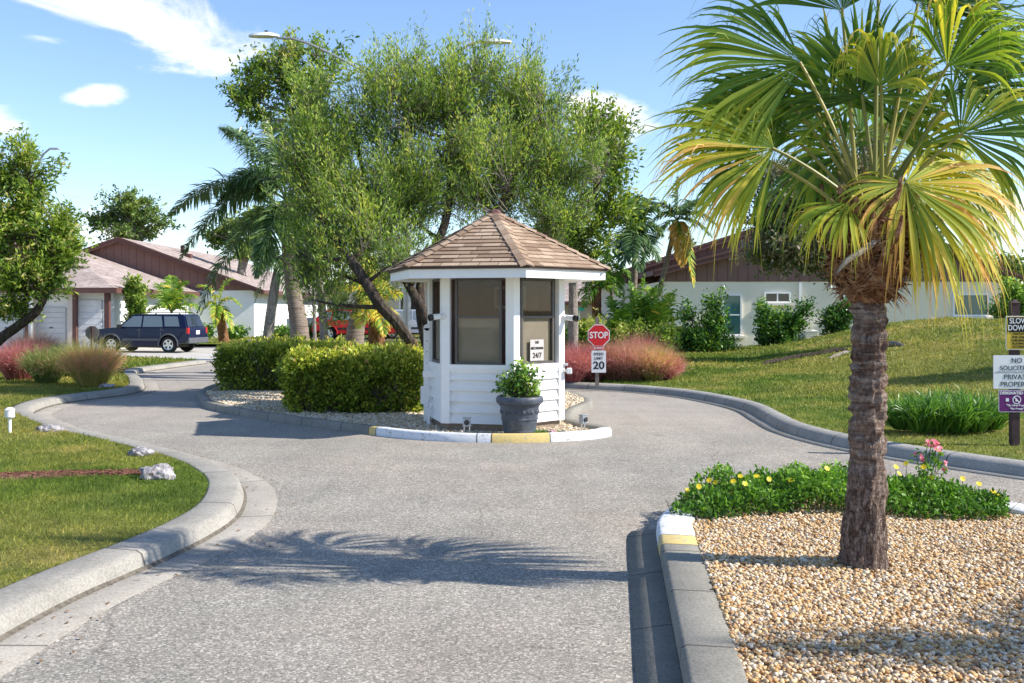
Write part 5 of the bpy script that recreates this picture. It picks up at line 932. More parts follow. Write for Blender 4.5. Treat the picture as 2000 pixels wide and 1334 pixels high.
def groundlight(px_, d_, lab, rz=0):
    X_ = (px_-1000)*d_/F; o = thing('ground_spotlight', lab, 'spotlight', (X_, d_, .045), rz, 'metal spotlights in the island gravel'); mb = MB(); mb.tube([(-.035, 0, -.02), (-.035, 0, .14)], .009, 8); mb.tube([(.035, 0, -.02), (.035, 0, .14)], .009, 8); mb.build('legs', 'chrome', o, True)
    mb = MB(); mb.box((0, 0, .185), (.11, .075, .11), 0, None, .85); mb.box((0, 0, .245), (.12, .085, .012)); mb.build('housing', 'grey_metal', o, bevel=.006); mb = MB(); mb.lathe([(.03, 0), (.036, .012)], 12, 0, Matrix.Translation((0, -.04, .185)) @ Matrix.Rotation(R(90), 4, 'X')); mb.build('lens', 'dark_glass', o); return o
groundlight(912, 13.38, 'silver two-legged ground spotlight in front of the booth siding'); groundlight(1139, 13.75, 'silver two-legged ground spotlight near the right tip of the white kerb', R(50))
# planter
pt_ = Vector((.10, 13.43, .045)); pot = thing('planter_pot', 'weathered blue-grey planter pot with relief band before the booth', 'planter', pt_)
mb = MB(); mb.lathe([(.19, 0), (.205, .01), (.212, .06), (.222, .065), (.222, .085), (.213, .09), (.235, .22), (.245, .225), (.245, .24), (.238, .245), (.258, .40), (.272, .405), (.275, .42), (.285, .425), (.305, .44), (.312, .47), (.31, .50), (.295, .522), (.275, .525), (.265, .51), (.255, .42), (.05, .42)], 40); mb.build('pot_body', 'planter', pot, True)
mb = MB()
for k in range(12):
    a = 2*math.pi*k/12+.2; r_ = .247; c = Vector((r_*math.cos(a), r_*math.sin(a), .325)); M4 = Matrix.Translation(c) @ Matrix.Rotation(a, 4, 'Z') @ Matrix.Rotation(R(90), 4, 'Y')
    mb.lathe([(.026, -.012), (.03, .0), (.018, .010), (.020, .014), (.006, .017)], 10, 0, M4)
    a2 = a+.26; c2 = Vector((r_*math.cos(a2), r_*math.sin(a2), .325)); pts = [Vector((r_*math.cos(a2+q), r_*math.sin(a2+q), .325+zz)) for q, zz in ((-.13, -.025), (-.06, .02), (0, 0), (.06, -.02), (.12, .025))]; mb.tube(pts, .007, 5)
mb.build('relief', 'planter', pot, True)
mb = MB(); mb.lathe([(.258, 0), (.01, .01)], 24, 0, Matrix.Translation((0, 0, .47))); mb.build('soil', 'bare_dirt', pot)
b_ = pt_+Vector((0, 0, .46)); shrub('potted_shrub', 'rounded bright green bush growing in the grey planter pot', b_, [(b_.x, b_.y, b_.z+.22, .20, .18, .17), (b_.x+.06, b_.y, b_.z+.36, .11, .1, .08), (b_.x+.16, b_.y, b_.z+.12, .09, .09, .09), (b_.x-.16, b_.y, b_.z+.17, .08, .1, .1)], 1500, .062, .5, 'shrub_leaf', cat='potted plant', stems=12, tb=.25, clump=.5)
g_ = Vector((.36, 13.36, .05)); tuft('low_plant', 'tiny dark green plant beside the planter pot', g_, .28, .09, 420, 'strap_leaf', w=.016, spread=1.5, droop=.8, plume=False, cat='plant')
fl_ = thing('flower_clump', 'small mauve-pink flower clump near the yellow kerb', 'flowers', (.52, 13.37, .05)); 
for k in range(26): flower(fl_.location+Vector((random.gauss(0, .05), random.gauss(0, .03), .03+random.random()*.05)), .02, 'mauve_petal', fl_, 5)
stripobj('foliage', [leaves(np.array(fl_.location[:])+RNG.normal(0, 1, (300, 3))*[.06, .035, .015]+[0, 0, .02], .035, .4, .3)], 'cover_leaf', fl_)

# ---------------------------------------------------------------- houses
def roofblock(root, prof, y0, y1, ov=.4, th=.16, mat='house_shingle', fas=.24):
    (x0, za), (xr, zr_), (x1, zb_) = prof; mb = MB(); uvs = []
    for (a, b, sg) in (((x0, za), (xr, zr_), -1), ((xr, zr_), (x1, zb_), 1)):
        A_, B_ = Vector((a[0], y0-ov, a[1])), Vector((b[0], y0-ov, b[1])); D_ = Vector((0, y1-y0+ov*2, 0)); t_ = Vector((0, 0, -th))
        mb.add([A_, B_, B_+D_, A_+D_, A_+t_, B_+t_, B_+D_+t_, A_+D_+t_], [(0, 1, 2, 3), (7, 6, 5, 4), (0, 4, 5, 1), (2, 6, 7, 3), (3, 7, 4, 0) if sg < 0 else (1, 5, 6, 2)])
        s_ = (B_-A_).length; Yl = D_.y; va, vb = (0, s_) if sg < 0 else (s_, 0); q = [(0, va), (0, vb), (Yl, vb), (Yl, va)]; uvs += q+q+q+q+q
    o = mb.build('roof', mat, root); uvmesh(o, uvs)
    mb = MB()
    for (a, b) in (((x0, za), (xr, zr_)), ((xr, zr_), (x1, zb_))):
        u = Vector((b[0]-a[0], 0, b[1]-a[1])); mb.prism([Vector((a[0], y0-ov-.045, a[1]+.012)), Vector((b[0], y0-ov-.045, b[1]+.012)), Vector((b[0], y0-ov-.045, b[1]-fas)), Vector((a[0], y0-ov-.045, a[1]-fas))], (0, .043, 0))
        mb.prism([Vector((a[0], y0-ov-.075, a[1]+.03)), Vector((b[0], y0-ov-.075, b[1]+.03)), Vector((b[0], y0-ov-.075, b[1]-.06)), Vector((a[0], y0-ov-.075, a[1]-.06))], (0, .028, 0))
    for x_, z_, s in ((x0, za, -1), (x1, zb_, 1)): mb.box((x_+s*.02, (y0+y1)/2, z_-.09), (.04, y1-y0+ov*2, .2))
    mb.build('fascia', 'brown_fascia', root)
def gable(root, prof, wx, zt, zb_, y0, y1, wall='cream_stucco', ov=.4, siding='brown_siding', **k):
    (x0, za), (xr, zr_), (x1, zc) = prof; f = lambda x: (za+(zr_-za)*(x-x0)/(xr-x0) if x < xr else zc+(zr_-zc)*(x1-x)/(x1-xr))-.17
    mb = MB(); mb.box(((wx[0]+wx[1])/2, (y0+y1)/2, (zb_+zt)/2), (wx[1]-wx[0], y1-y0, zt-zb_)); mb.build('wall', wall, root)
    for yy, s in ((y0-.03, 1), (y1-.03, 1)):
        mb = MB(); mb.prism([Vector((wx[0], yy, zt)), Vector((wx[1], yy, zt)), Vector((wx[1], yy, max(zt+.01, f(wx[1])))), Vector((xr, yy, f(xr))), Vector((wx[0], yy, max(zt+.01, f(wx[0]))))][::-1], (0, .06, 0)); mb.build('gable_siding', siding, root)
    roofblock(root, prof, y0, y1, ov, **k)
def window(root, px0, px1, py0, py1, d_, mat='teal_glass', bars=(), frame='white_trim', sill=True):
    a, b = P(px0, py1, d_), P(px1, py0, d_); w_, h_ = b.x-a.x, b.z-a.z; c = Vector(((a.x+b.x)/2, d_, (a.z+b.z)/2)); mb = MB(); f_ = .07
    for q, s in (((c.x, 0, b.z-f_/2), (w_, .08, f_)), ((c.x, 0, a.z+f_/2), (w_, .08, f_)), ((a.x+f_/2, 0, c.z), (f_, .08, h_-2*f_)), ((b.x-f_/2, 0, c.z), (f_, .08, h_-2*f_))): mb.box((q[0], d_-.02, q[2]), s)
    for t_ in bars: mb.box((a.x+w_*t_, d_-.022, c.z), (.05, .06, h_-2*f_)) if t_ > 0 else mb.box((c.x, d_-.022, a.z+h_*-t_), (w_-2*f_, .06, .045))
    o = mb.build('window', frame, root); mb = MB(); mb.box((c.x, d_-.008, c.z), (w_-2*f_+.01, .02, h_-2*f_+.01)); mb.build('pane', mat, o)
    if sill: mb = MB(); mb.box((c.x, d_-.09, a.z-.05), (w_+.2, .18, .09)); mb.build('sill', 'cream_stucco', o)
def house(label, loc, name='house'): o = thing(name, label, 'house', loc); o['_'] = 1; return o
def finish(o):
    inv = Matrix.Translation(-o.location)
    for c in o.children:
        c.data.transform(inv)
        for g in c.children: g.data.transform(inv)
    if '_' in o: del o['_']
h = house('cream stucco house with brown gables behind the grassy mound', (12.8, 40, 0))
gable(h, [(5.5, 3.22), (14.06, 5.42), (20.0, 2.86)], (5.8, 19.7), 2.80, -.4, 40, 46, 'cream_stucco')
gable(h, [(4.2, 3.22), (13.0, 6.06), (21.5, 3.1)], (5.0, 20.5), 2.9, -.4, 46.3, 58, 'cream_stucco')
window(h, 1410, 1449, 574, 656, 40, bars=(-.5,)); window(h, 1492, 1544, 570, 592, 40, 'dark_glass', bars=(.5,)); window(h, 1646, 1662, 574, 600, 40); window(h, 1860, 1931, 573, 618, 40)
mb = MB(); mb.box((P(1562, 600, 40).x, 39.95, 1.4), (.10, .09, 2.75)); mb.build('downspout', 'white_trim', h)
mb = MB()
for px_, py_ in ((1412, 558), (1620, 556)): p = P(px_, py_, 39.93); mb.tube([p, p+Vector((0, -.12, -.02)), p+Vector((0, -.14, -.12))], [.05, .05, .07], 8)
mb.build('eave_light', 'lamp_white', h); finish(h)
ac = thing('air_conditioner', 'beige air conditioning unit beside the wall of the cream house', 'air conditioner', (11.15, 38.3, .35)); mb = MB(); mb.box((0, 0, .28), (.5, .5, .5)); mb.box((0, 0, .55), (.54, .54, .05)); 
for k in range(6): mb.box((0, -.255, .10+.07*k), (.42, .012, .02))
mb.build('cabinet', 'cream_stucco', ac, bevel=.01); mb = MB(); mb.lathe([(.2, 0), (.19, .02)], 18, 0, Matrix.Translation((0, 0, .575))); mb.build('fan_grille', 'grey_metal', ac)
mb = MB(); mb.box((-.55, .02, .22), (.42, .45, .42)); o = mb.build('electrical_box', 'grey_metal', None, bevel=.01); o.location = ac.location; tag(o, 'low grey utility box left of the beige air conditioner', 'utility box')
h = house('white house with brown gable and long pale shingled roof at the left', (-20.6, 54, 0))
gable(h, [(-28.4, 2.75), (-20.6, 5.50), (-13.0, 2.72)], (-28, -13.6), 2.72, -.2, 54, 76, 'white_stucco')
mb = MB(); mb.lathe([(.12, 0), (.12, .35), (.18, .36), (.05, .5)], 8, 0, Matrix.Translation((-19.3, 60, 5.0))); mb.build('vent_pipe', 'brown_fascia', h, True); mb = MB(); mb.box((-18.4, 58, 4.75), (.5, .4, .22)); mb.build('roof_vent', 'brown_fascia', h); finish(h)
h = house('garage wing with white doors and hipped pink-brown roof at the far left', (-22, 43, 0))
gable(h, [(-30.2, 2.66), (-23.4, 5.08), (-16.4, 2.62)], (-30, -17.0), 2.60, -.2, 46, 54, 'white_stucco')
mb = MB(); mb.box((-28.3, 44.4, 1.2), (23.3, 3.2, 2.65)); mb.build('wall', 'white_stucco', h)
mb = MB(); e0, e1, t0, t1 = Vector((-40.5, 42.1, 2.58)), Vector((-16.3, 42.1, 2.58)), Vector((-19.3, 46.2, 3.72)), Vector((-40.5, 46.2, 3.72)); s1 = Vector((-16.3, 46.2, 2.58)); dn = Vector((0, 0, -.1))
mb.add([e0, e1, t0, t1, s1, e0+dn, e1+dn, t0+dn, t1+dn, s1+dn], [(0, 1, 2, 3), (1, 4, 2), (6, 5, 8, 7), (5, 6, 1, 0), (6, 9, 4, 1)]); o = mb.build('roof', 'house_shingle', h)
uv = []
for p in o.data.polygons:
    for vi in p.vertices: v = o.data.vertices[vi].co; uv.append((v.x, (v.y-42)*1.04))
uvmesh(o, uv); mb = MB(); mb.box((-28.4, 42.06, 2.5), (24.3, .06, .22)); mb.box((-16.28, 44.1, 2.5), (.06, 4.1, .22)); mb.build('fascia', 'brown_fascia', h)
for (a, b, c, nm) in ((150, 199, 586, 0), (74, 129, 600, 0), (-20, 47, 600, 0)):
    q0, q1 = P(a, 683, 42.78), P(b, c, 42.78); mb = MB(); zb0 = .06; w_ = q1.x-q0.x
    for k in range(8): z0_ = zb0+(q1.z-zb0)*k/8; mb.box(((q0.x+q1.x)/2, 42.76, z0_+(q1.z-zb0)/16), (w_, .05, (q1.z-zb0)/8-.02))
    mb.box(((q0.x+q1.x)/2, 42.775, (zb0+q1.z)/2), (w_, .03, q1.z-zb0)); gd = mb.build('garage_door', 'garage_door', h); mb = MB(); mb.box(((q0.x+q1.x)/2, 42.72, .95), (.12, .03, .04)); mb.build('handle', 'black_plastic', gd)
for px_, w_, m_ in ((209, .20, 'brown_fascia'), (140, .30, 'beige_stucco'), (146, .16, 'brown_fascia'), (60, .30, 'beige_stucco'), (53, .14, 'brown_fascia')):
    mb = MB(); mb.box((P(px_, 600, 42.4).x, 42.45+.01*w_, 1.22), (w_, .2, 2.45)); mb.build('post', m_, h)
finish(h)
h = house('low pale house far behind the tree trunks', (-7, 62, 0)); gable(h, [(-11.6, 2.7), (-7, 4.3), (-2.4, 2.7)], (-11.2, -2.8), 2.65, -.2, 62, 72, 'beige_stucco', siding='beige_stucco'); window(h, 700, 730, 560, 610, 62, 'dark_glass'); window(h, 780, 815, 560, 612, 62, 'dark_glass'); finish(h)
h = house('distant beige house with pink-brown roof seen right of the booth', (4, 62, 0)); mb = MB(); mb.box((1.5, 66, .9), (9.5, 8, 2.6)); mb.build('wall', 'beige_stucco', h)
mb = MB(); e = [Vector((-4, 61.4, 2.16)), Vector((7, 61.4, 2.16)), Vector((7, 66, 3.95)), Vector((-4, 66, 3.95)), Vector((7, 70.6, 2.16)), Vector((-4, 70.6, 2.16))]; mb.add(e, [(0, 1, 2, 3), (3, 2, 4, 5), (1, 4, 2), (0, 3, 5)]); o = mb.build('roof', 'house_shingle', h); uv = []
for p in o.data.polygons:
    for vi in p.vertices: v = o.data.vertices[vi].co; uv.append((v.x, v.y*1.07))
uvmesh(o, uv); mb = MB(); mb.box((1.5, 61.36, 2.1), (11, .06, .2)); mb.build('fascia', 'brown_fascia', h); finish(h)
# far treeline
N = 26000; xx = RNG.uniform(-75, 75, N); hh = 3.6+1.4*np.array([noise.noise(Vector((q*.11, 3, 0))) for q in xx])+1.2*np.array([noise.noise(Vector((q*.5, 7, 0))) for q in xx]); zz = hh*RNG.random(N)**.6; stuff(stripobj('treeline', [leaves(np.stack([xx, 98+RNG.uniform(-3, 3, N), zz], 1), .8, .7, 0, RNG.beta(2, 2.4, N))], 'oak_leaf'), 'far band of dark green trees along the horizon', 'treeline')

# ---------------------------------------------------------------- vehicles
def arc(cx, cz, r, a0, a1, n=9): return [(cx+r*math.cos(R(a0+(a1-a0)*i/n)), cz+r*math.sin(R(a0+(a1-a0)*i/n))) for i in range(n+1)]
def car(name, label, cat, loc, rz, paint, sc=1.0, kind='suv', cl=None):
    o = thing(name, label, cat, loc, rz); o.scale = (sc,)*3; w = .88
    if kind == 'suv': wb = (1.36, -1.27); low = [(-2.14, .5), (-2.19, .62), (-2.17, 1.0), (-2.13, 1.06), (1.02, 1.06), (1.25, 1.07), (1.95, 1.0), (2.10, .94), (2.17, .80), (2.18, .52), (2.08, .40)]; gh = [(-2.08, 1.05), (-1.88, 1.60), (-1.7, 1.64), (.30, 1.64), (.50, 1.60), (1.12, 1.06)]; wins = [((.96, 1.10), (.44, 1.55), (.02, 1.56), (.02, 1.10)), ((-.06, 1.10), (-.06, 1.56), (-.86, 1.56), (-.98, 1.10)), ((-1.08, 1.12), (-.98, 1.55), (-1.60, 1.54), (-1.75, 1.12))]; wr = .35
    else: wb = (1.30, -1.26); low = [(-2.02, .45), (-2.08, .6), (-2.05, .92), (-1.95, .98), (.9, .96), (1.2, .95), (1.85, .82), (2.02, .70), (2.05, .45), (1.95, .32)]; gh = [(-1.98, .96), (-1.55, 1.42), (-1.3, 1.50), (0, 1.50), (.25, 1.46), (1.15, .95)]; wins = [((.95, 1.0), (.22, 1.42), (-.15, 1.43), (-.15, 1.0)), ((-.22, 1.0), (-.22, 1.43), (-1.0, 1.42), (-1.1, 1.0)), ((-1.18, 1.02), (-1.1, 1.41), (-1.35, 1.38), (-1.72, 1.02))]; wr = .32
    ra = wr+.075; bz = .30
    bot = [(wb[0]+ra, bz)]+arc(wb[0], wr, ra, 0, 180)[0:]+[(wb[0]-ra, bz), (wb[1]+ra, bz)]+arc(wb[1], wr, ra, 0, 180)+[(wb[1]-ra, .40)]
    prof = low+bot; n = len(prof); mb = MB(); ysec = [(-w, 0), (-w+.045, .02)]
    def yl(z, s): return s*(w-.03*max(0, (z-.62))/.44-.02*max(0, .5-z))
    vs = [(x_, yl(z_, 1), z_) for x_, z_ in prof]+[(x_, yl(z_, -1), z_) for x_, z_ in prof]
    mb.v = vs; mb.f = [tuple(range(n)), tuple(range(2*n-1, n-1, -1))]+[(i, n+i, n+(i+1) % n, (i+1) % n) for i in range(n)]; mb.mi = [0]*len(mb.f)
    body = mb.build('body', paint, o, bevel=.02)
    mb = MB(); m = len(gh); yt = lambda z: (w-.045)-.17*max(0, (z-1.0))/.6
    mb.v = [(x_, yt(z_), z_) for x_, z_ in gh]+[(x_, -yt(z_), z_) for x_, z_ in gh]; mb.f = [tuple(range(m)), tuple(range(2*m-1, m-1, -1))]+[(i, m+i, m+(i+1) % m, (i+1) % m) for i in range(m)]; mb.mi = [0]*len(mb.f); mb.build('cabin', paint, o, bevel=.025)
    for wn_ in wins:
        for s in (1, -1):
            mb = MB(); q = [(x_, s*(yt(z_)+.006), z_) for x_, z_ in wn_]; mb.add(q+[(a, b-s*.012, c) for a, b, c in q], [(0, 1, 2, 3) if s > 0 else (3, 2, 1, 0), (0, 4, 5, 1), (1, 5, 6, 2), (2, 6, 7, 3), (3, 7, 4, 0)]); mb.build('side_window', 'car_glass', o)
    def endglass(p0, p1, nm, off):
        mb = MB(); a, b = Vector((p0[0], 0, p0[1])), Vector((p1[0], 0, p1[1])); d_ = b-a; a2, b2 = a+d_*.08, a+d_*.9; nn = Vector((d_.z, 0, -d_.x)).normalized()*off; y0_, y1_ = yt(a2.z)-.09, yt(b2.z)-.08
        mb.add([a2+nn+Vector((0, y0_, 0)), a2+nn-Vector((0, y0_, 0)), b2+nn-Vector((0, y1_, 0)), b2+nn+Vector((0, y1_, 0))], [(0, 1, 2, 3)]); mb.build(nm, 'dark_glass', o)
    endglass(gh[-1], gh[-2], 'windscreen', -.028 if gh[-1][0] > gh[-2][0] else .028); endglass(gh[0], gh[1], 'rear_window', -.028)
    for cx in wb:
        for s in (1, -1):
            T_ = Matrix.Translation((cx, s*(w-.11), wr)) @ Matrix.Rotation(R(-90*s), 4, 'X'); mb = MB(); mb.lathe([(wr*.62, -.10), (wr*.93, -.10), (wr, -.07), (wr, .07), (wr*.93, .10), (wr*.66, .105), (wr*.62, .08)], 28, 0, T_); wh = mb.build('wheel', 'black_rubber', o, True)
            mb = MB(); mb.lathe([(wr*.64, .085), (wr*.60, .095), (wr*.56, .06), (wr*.5, .03), (.02, .03)], 28, 1, T_); mb.lathe([(.055, .06), (.05, .10), (.02, .105)], 12, 0, T_)
            for k in range(5):
                a = 2*math.pi*k/5; mb.box((0, wr*.32, .082), (.085, wr*.5, .03), 0, T_ @ Matrix.Rotation(a, 4, 'Z'))
            mb.lathe([(wr*.64, .08), (wr*.64, .105), (wr*.55, .10), (wr*.55, .08)], 28, 0, T_); mb.build('rim', ['chrome', 'black_plastic'], wh)
            fl = MB(); pts = [Vector((cx+(ra+.02)*math.cos(R(t_)), s*(w-.005), wr+(ra+.02)*math.sin(R(t_)))) for t_ in np.linspace(-8, 188, 14)]; fl.tube(pts, .035, 6); fl.build('wheel_arch', 'bumper_grey' if kind == 'suv' else paint, o, True)
    for cx, nm in ((2.12 if kind == 'suv' else 2.0, 'front_bumper'), (-2.16 if kind == 'suv' else -2.04, 'rear_bumper')):
        mb = MB(); mb.box((cx, 0, .52), (.16, 1.74, .24)); mb.build(nm, 'bumper_grey' if kind == 'suv' else paint, o, bevel=.04)
    mb = MB(); mb.box((0, 0, .29), (3.0, 1.55, .14)); mb.box((1.0, 0, .25), (.4, 1.2, .1)); mb.build('underbody', 'black_plastic', o)
    for s in (1, -1):
        x_r = -2.13 if kind == 'suv' else -2.0; mb = MB(); mb.box((x_r, s*.80, .93), (.10, .13, .27 if kind == 'suv' else .16)); mb.build('tail_light', 'tail_red', o, bevel=.02)
        x_f = 2.12 if kind == 'suv' else 1.97; mb = MB(); mb.lathe([(.09, 0), (.085, .04), (.02, .05)], 16, 0, Matrix.Translation((x_f, s*.66, .82 if kind == 'suv' else .68)) @ Matrix.Rotation(R(90), 4, 'Y')); mb.build('headlight', 'chrome', o, True)
        mb = MB(); mb.box((.92, s*.98, 1.12), (.14, .2, .16)); mb.build('mirror', paint if kind != 'suv' else 'black_plastic', o, bevel=.03)
        mb = MB(); 
        for x_ in (.0+.12, -.95): mb.box((x_, s*(w-.02), .96), (.16, .035, .03))
        mb.build('door_handle', 'bumper_grey', o, bevel=.008)
        mb = MB(); mb.box((0, s*(w+.002), .56), (1.65, .022, .09)); 
        for x_ in (.06, -.93): mb.box((x_, s*(w-.004), .8), (.012, .012, .5))
        mb.build('side_moulding', 'bumper_grey' if kind == 'suv' else 'black_plastic', o)
        if kind == 'suv': mb = MB(); mb.tube([(.15, s*.62, 1.64), (.05, s*.62, 1.70), (-1.6, s*.62, 1.70), (-1.7, s*.62, 1.64)], .02, 6); mb.build('roof_rail', 'black_plastic', o, True)
    mb = MB(); xg = 2.185 if kind == 'suv' else 2.05
    for k in range(7): mb.box((xg, -.36+.12*k, .80 if kind == 'suv' else .62), (.02, .07, .2 if kind == 'suv' else .1))
    mb.build('grille', 'chrome' if kind == 'suv' else 'black_plastic', o); mb = MB(); mb.box((-2.20 if kind == 'suv' else -2.09, .05, .86), (.015, .32, .16)); mb.build('licence_plate', 'sign_white', o)
    return o
c1 = G(276, 689, .02); car('parked_car', 'dark navy boxy suv parked on the concrete driveway before the garages', 'car', (c1.x+.1, c1.y+.8, .02), R(170), 'navy_paint', .92)
car('parked_car', 'red hatchback half hidden behind the palm trunks', 'car', (-7.75, 50.8, .235), R(4), 'red_paint', .98, 'hatch')
car('parked_car', 'silver-blue car glimpsed between the dark tree trunks left of the booth', 'car', (-4.9, 52.2, .24), R(8), 'silver_paint', .98, 'hatch')

# ---------------------------------------------------------------- signs and lamps
def rrect(w, h_, r, y, th, cz=0, cx=0):
    pts = []
    for sx_, sz_, a0 in ((1, 1, 0), (-1, 1, 90), (-1, -1, 180), (1, -1, 270)):
        for k in range(5): a = R(a0+90*k/4); pts.append(Vector((cx+sx_*(w/2-r)+r*math.cos(a), y, cz+sz_*(h_/2-r)+r*math.sin(a))))
    return pts, (0, th, 0)
def board(root, name, w, h_, z, mat, y=-.06, r=.02, th=.006, border=None, bw=.01, cx=0, label=None):
    mb = MB(); p, v = rrect(w, h_, r, y, th, z, cx); mb.prism(p, v)
    if border: o = mb.build(name, border, root, label=label); mb = MB(); p, v = rrect(w-bw*2, h_-bw*2, max(.004, r-bw), y-.003, .003, z, cx); mb.prism(p, v); mb.build('face', mat, o); return o
    return mb.build(name, mat, root, label=label)
d_ = 21.3; sp = Vector((P(1169, 700, d_).x, d_, .10)); st = thing('stop_sign', 'red stop sign above a speed limit 20 plate on a wooden post', 'road sign', sp)
zc = P(0, 655, d_).z-.10
def octo(rf, y, th, z): c = rf/math.cos(R(22.5)); return [Vector((c*math.cos(R(22.5+45*k)), y, z+c*math.sin(R(22.5+45*k)))) for k in range(8)], (0, th, 0)
mb = MB(); mb.box((-.03, 0, .72), (.075, .06, 1.46)); mb.build('post', 'sign_grey_back', st)
mb = MB(); p, v = octo(.228, -.050, .008, zc); mb.prism(p, v); ob = mb.build('stop_plate', 'sign_white', st); mb = MB(); p, v = octo(.211, -.054, .004, zc); mb.prism(p, v); mb.build('face', 'sign_red', ob)
text('STOP', .185, Vector((0, -.056, zc)), 'sign_white', ob, bold=.004, sx=.86)
zw = P(0, 679.5, d_).z-.10; o = board(st, 'small_plate', .20, .085, zw, 'sign_red', y=-.050, r=.006, border='sign_white', bw=.006); text('3-WAY', .062, Vector((0, -.056, zw)), 'sign_white', o, bold=.002)
zs_ = P(0, 706, d_).z-.10; o = board(st, 'speed_plate', .30, .455, zs_, 'sign_white', y=-.050, r=.015)
text('SPEED', .078, Vector((0, -.052, zs_+.155)), 'sign_black', o, bold=.001); text('LIMIT', .078, Vector((0, -.052, zs_+.065)), 'sign_black', o, bold=.001); text('20', .22, Vector((0, -.052, zs_-.085)), 'sign_black', o, bold=.005, sx=1.1)
# back of a stop sign at the left
d_ = 31; sp = Vector((P(180, 700, d_).x, d_, .12)); zz = P(0, 650, d_).z-.12; st = thing('stop_sign', 'back of a small octagonal sign rising from the tan grass clump', 'road sign', sp)
mb = MB(); p, v = octo(.205, 0, .012, zz); mb.prism(p, v); mb.build('sign_plate', 'sign_grey_back', st); mb = MB(); mb.box((0, -.03, (zz+.2)/2), (.055, .05, zz+.2)); mb.build('post', 'post_brown', st)
# right sign cluster
d_ = 11.9; sp = Vector((P(1981, 868, d_).x, d_, .13)); rt = thing('sign_post', 'brown post carrying slow down, no soliciting and purple signs at the right edge', 'sign', sp); k = d_/F; Z = lambda y: P(0, y, d_).z-.13; cxp = 0.0
mb = MB(); mb.box((0, 0, 0.80), (.088, .088, 1.70)); mb.box((0, 0, 1.67), (.10, .10, .04), 0, None, .3); mb.build('post', 'post_brown', rt)
zt_, zb2 = Z(617), Z(683); o = board(rt, 'slow_down_sign', 48*k, zt_-zb2, (zt_+zb2)/2, 'sign_yellow', y=-.056, r=.015, border='sign_white', bw=.008, cx=3*k)
mb = MB(); mb.box((3*k, -.061, Z(634)), (48*k-.03, .004, 29*k)); mb.build('black_panel', 'sign_black', o)
text('SLOW', .088, Vector((3*k, -.064, Z(627))), 'sign_white', o, bold=.001, sx=.85); text('DOWN', .088, Vector((3*k, -.064, Z(640.5))), 'sign_white', o, bold=.001, sx=.82)
for s_, y_ in (('WATCH', 652), ('FOR OUR', 658.5), ('CHILDREN', 665), ('PLAYING', 671), ('OUTSIDE', 677)): text(s_, .034, Vector((3*k, -.0605, Z(y_))), 'sign_black', o, bold=.0008)
zt_, zb2 = Z(693), Z(759); o = board(rt, 'no_soliciting_sign', 92*k, zt_-zb2, (zt_+zb2)/2, 'sign_white', y=-.056, r=.01, border='sign_grey_back', bw=.003)
mb = MB(); mb.box((0, -.061, Z(726)), (84*k, .002, .005)); mb.build('divider', 'sign_black', o); mb = MB(); mb.lathe([(.009, 0), (.006, .004)], 10, 0, Matrix.Translation((0, -.062, Z(727))) @ Matrix.Rotation(R(90), 4, 'X')); mb.build('bolt', 'grey_metal', o)
for s_, sz, y_ in (('NO', .083, 704), ('SOLICITING', .078, 718.5), ('PRIVATE', .083, 736), ('PROPERTY', .083, 750)): text(s_, sz, Vector((0, -.0605, Z(y_))), 'sign_black', o, sx=.97 if len(s_) < 9 else .93, bold=-.0005)
zt_, zb2 = Z(761), Z(804); o = board(rt, 'purple_sign', 70*k, zt_-zb2, (zt_+zb2)/2, 'sign_purple', y=-.056, r=.02, border='sign_white', bw=.007)
text('DESIGNATED AREA', .045, Vector((0, -.0605, Z(767))), 'sign_white', o, bold=.0015)
mb = MB(); cz_ = Z(780)
for i in range(24):
    a, b = 2*math.pi*i/24, 2*math.pi*(i+1)/24; q = [Vector((rr*math.cos(t_), -.0608, cz_+rr*math.sin(t_))) for rr, t_ in ((.040, a), (.050, a), (.050, b), (.040, b))]; mb.prism(q, (0, .002, 0))
mb.prism([Vector((-.033, -.0612, cz_+.025)), Vector((-.025, -.0612, cz_+.033)), Vector((.033, -.0612, cz_-.025)), Vector((.025, -.0612, cz_-.033))], (0, .002, 0)); mb.box((-.006, -.0605, cz_-.002), (.018, .002, .035)); mb.box((-.11, -.0605, cz_), (.034, .002, .038)); mb.box((.11, -.0605, cz_), (.034, .002, .038)); mb.build('emblem', 'sign_white', o)
text('"The New Beauty"', .032, Vector((0, -.0605, Z(791))), 'sign_white', o, bold=.0012); text('"The Beauty"', .030, Vector((0, -.0605, Z(797.5))), 'sign_white', o, bold=.0012)
# street name sign
sp = P(1131, 604, 40); st = thing('street_name_sign', 'tiny green street name sign right of the booth camera', 'road sign', (sp.x, sp.y, 0)); mb = MB(); mb.tube([(0, 0, 0), (0, 0, sp.z+.05)], .03, 8); mb.build('post', 'grey_metal', st); mb = MB(); mb.box((0, -.04, sp.z), (.42, .01, .12)); mb.build('name_plate', 'sign_green', st, bevel=.003)
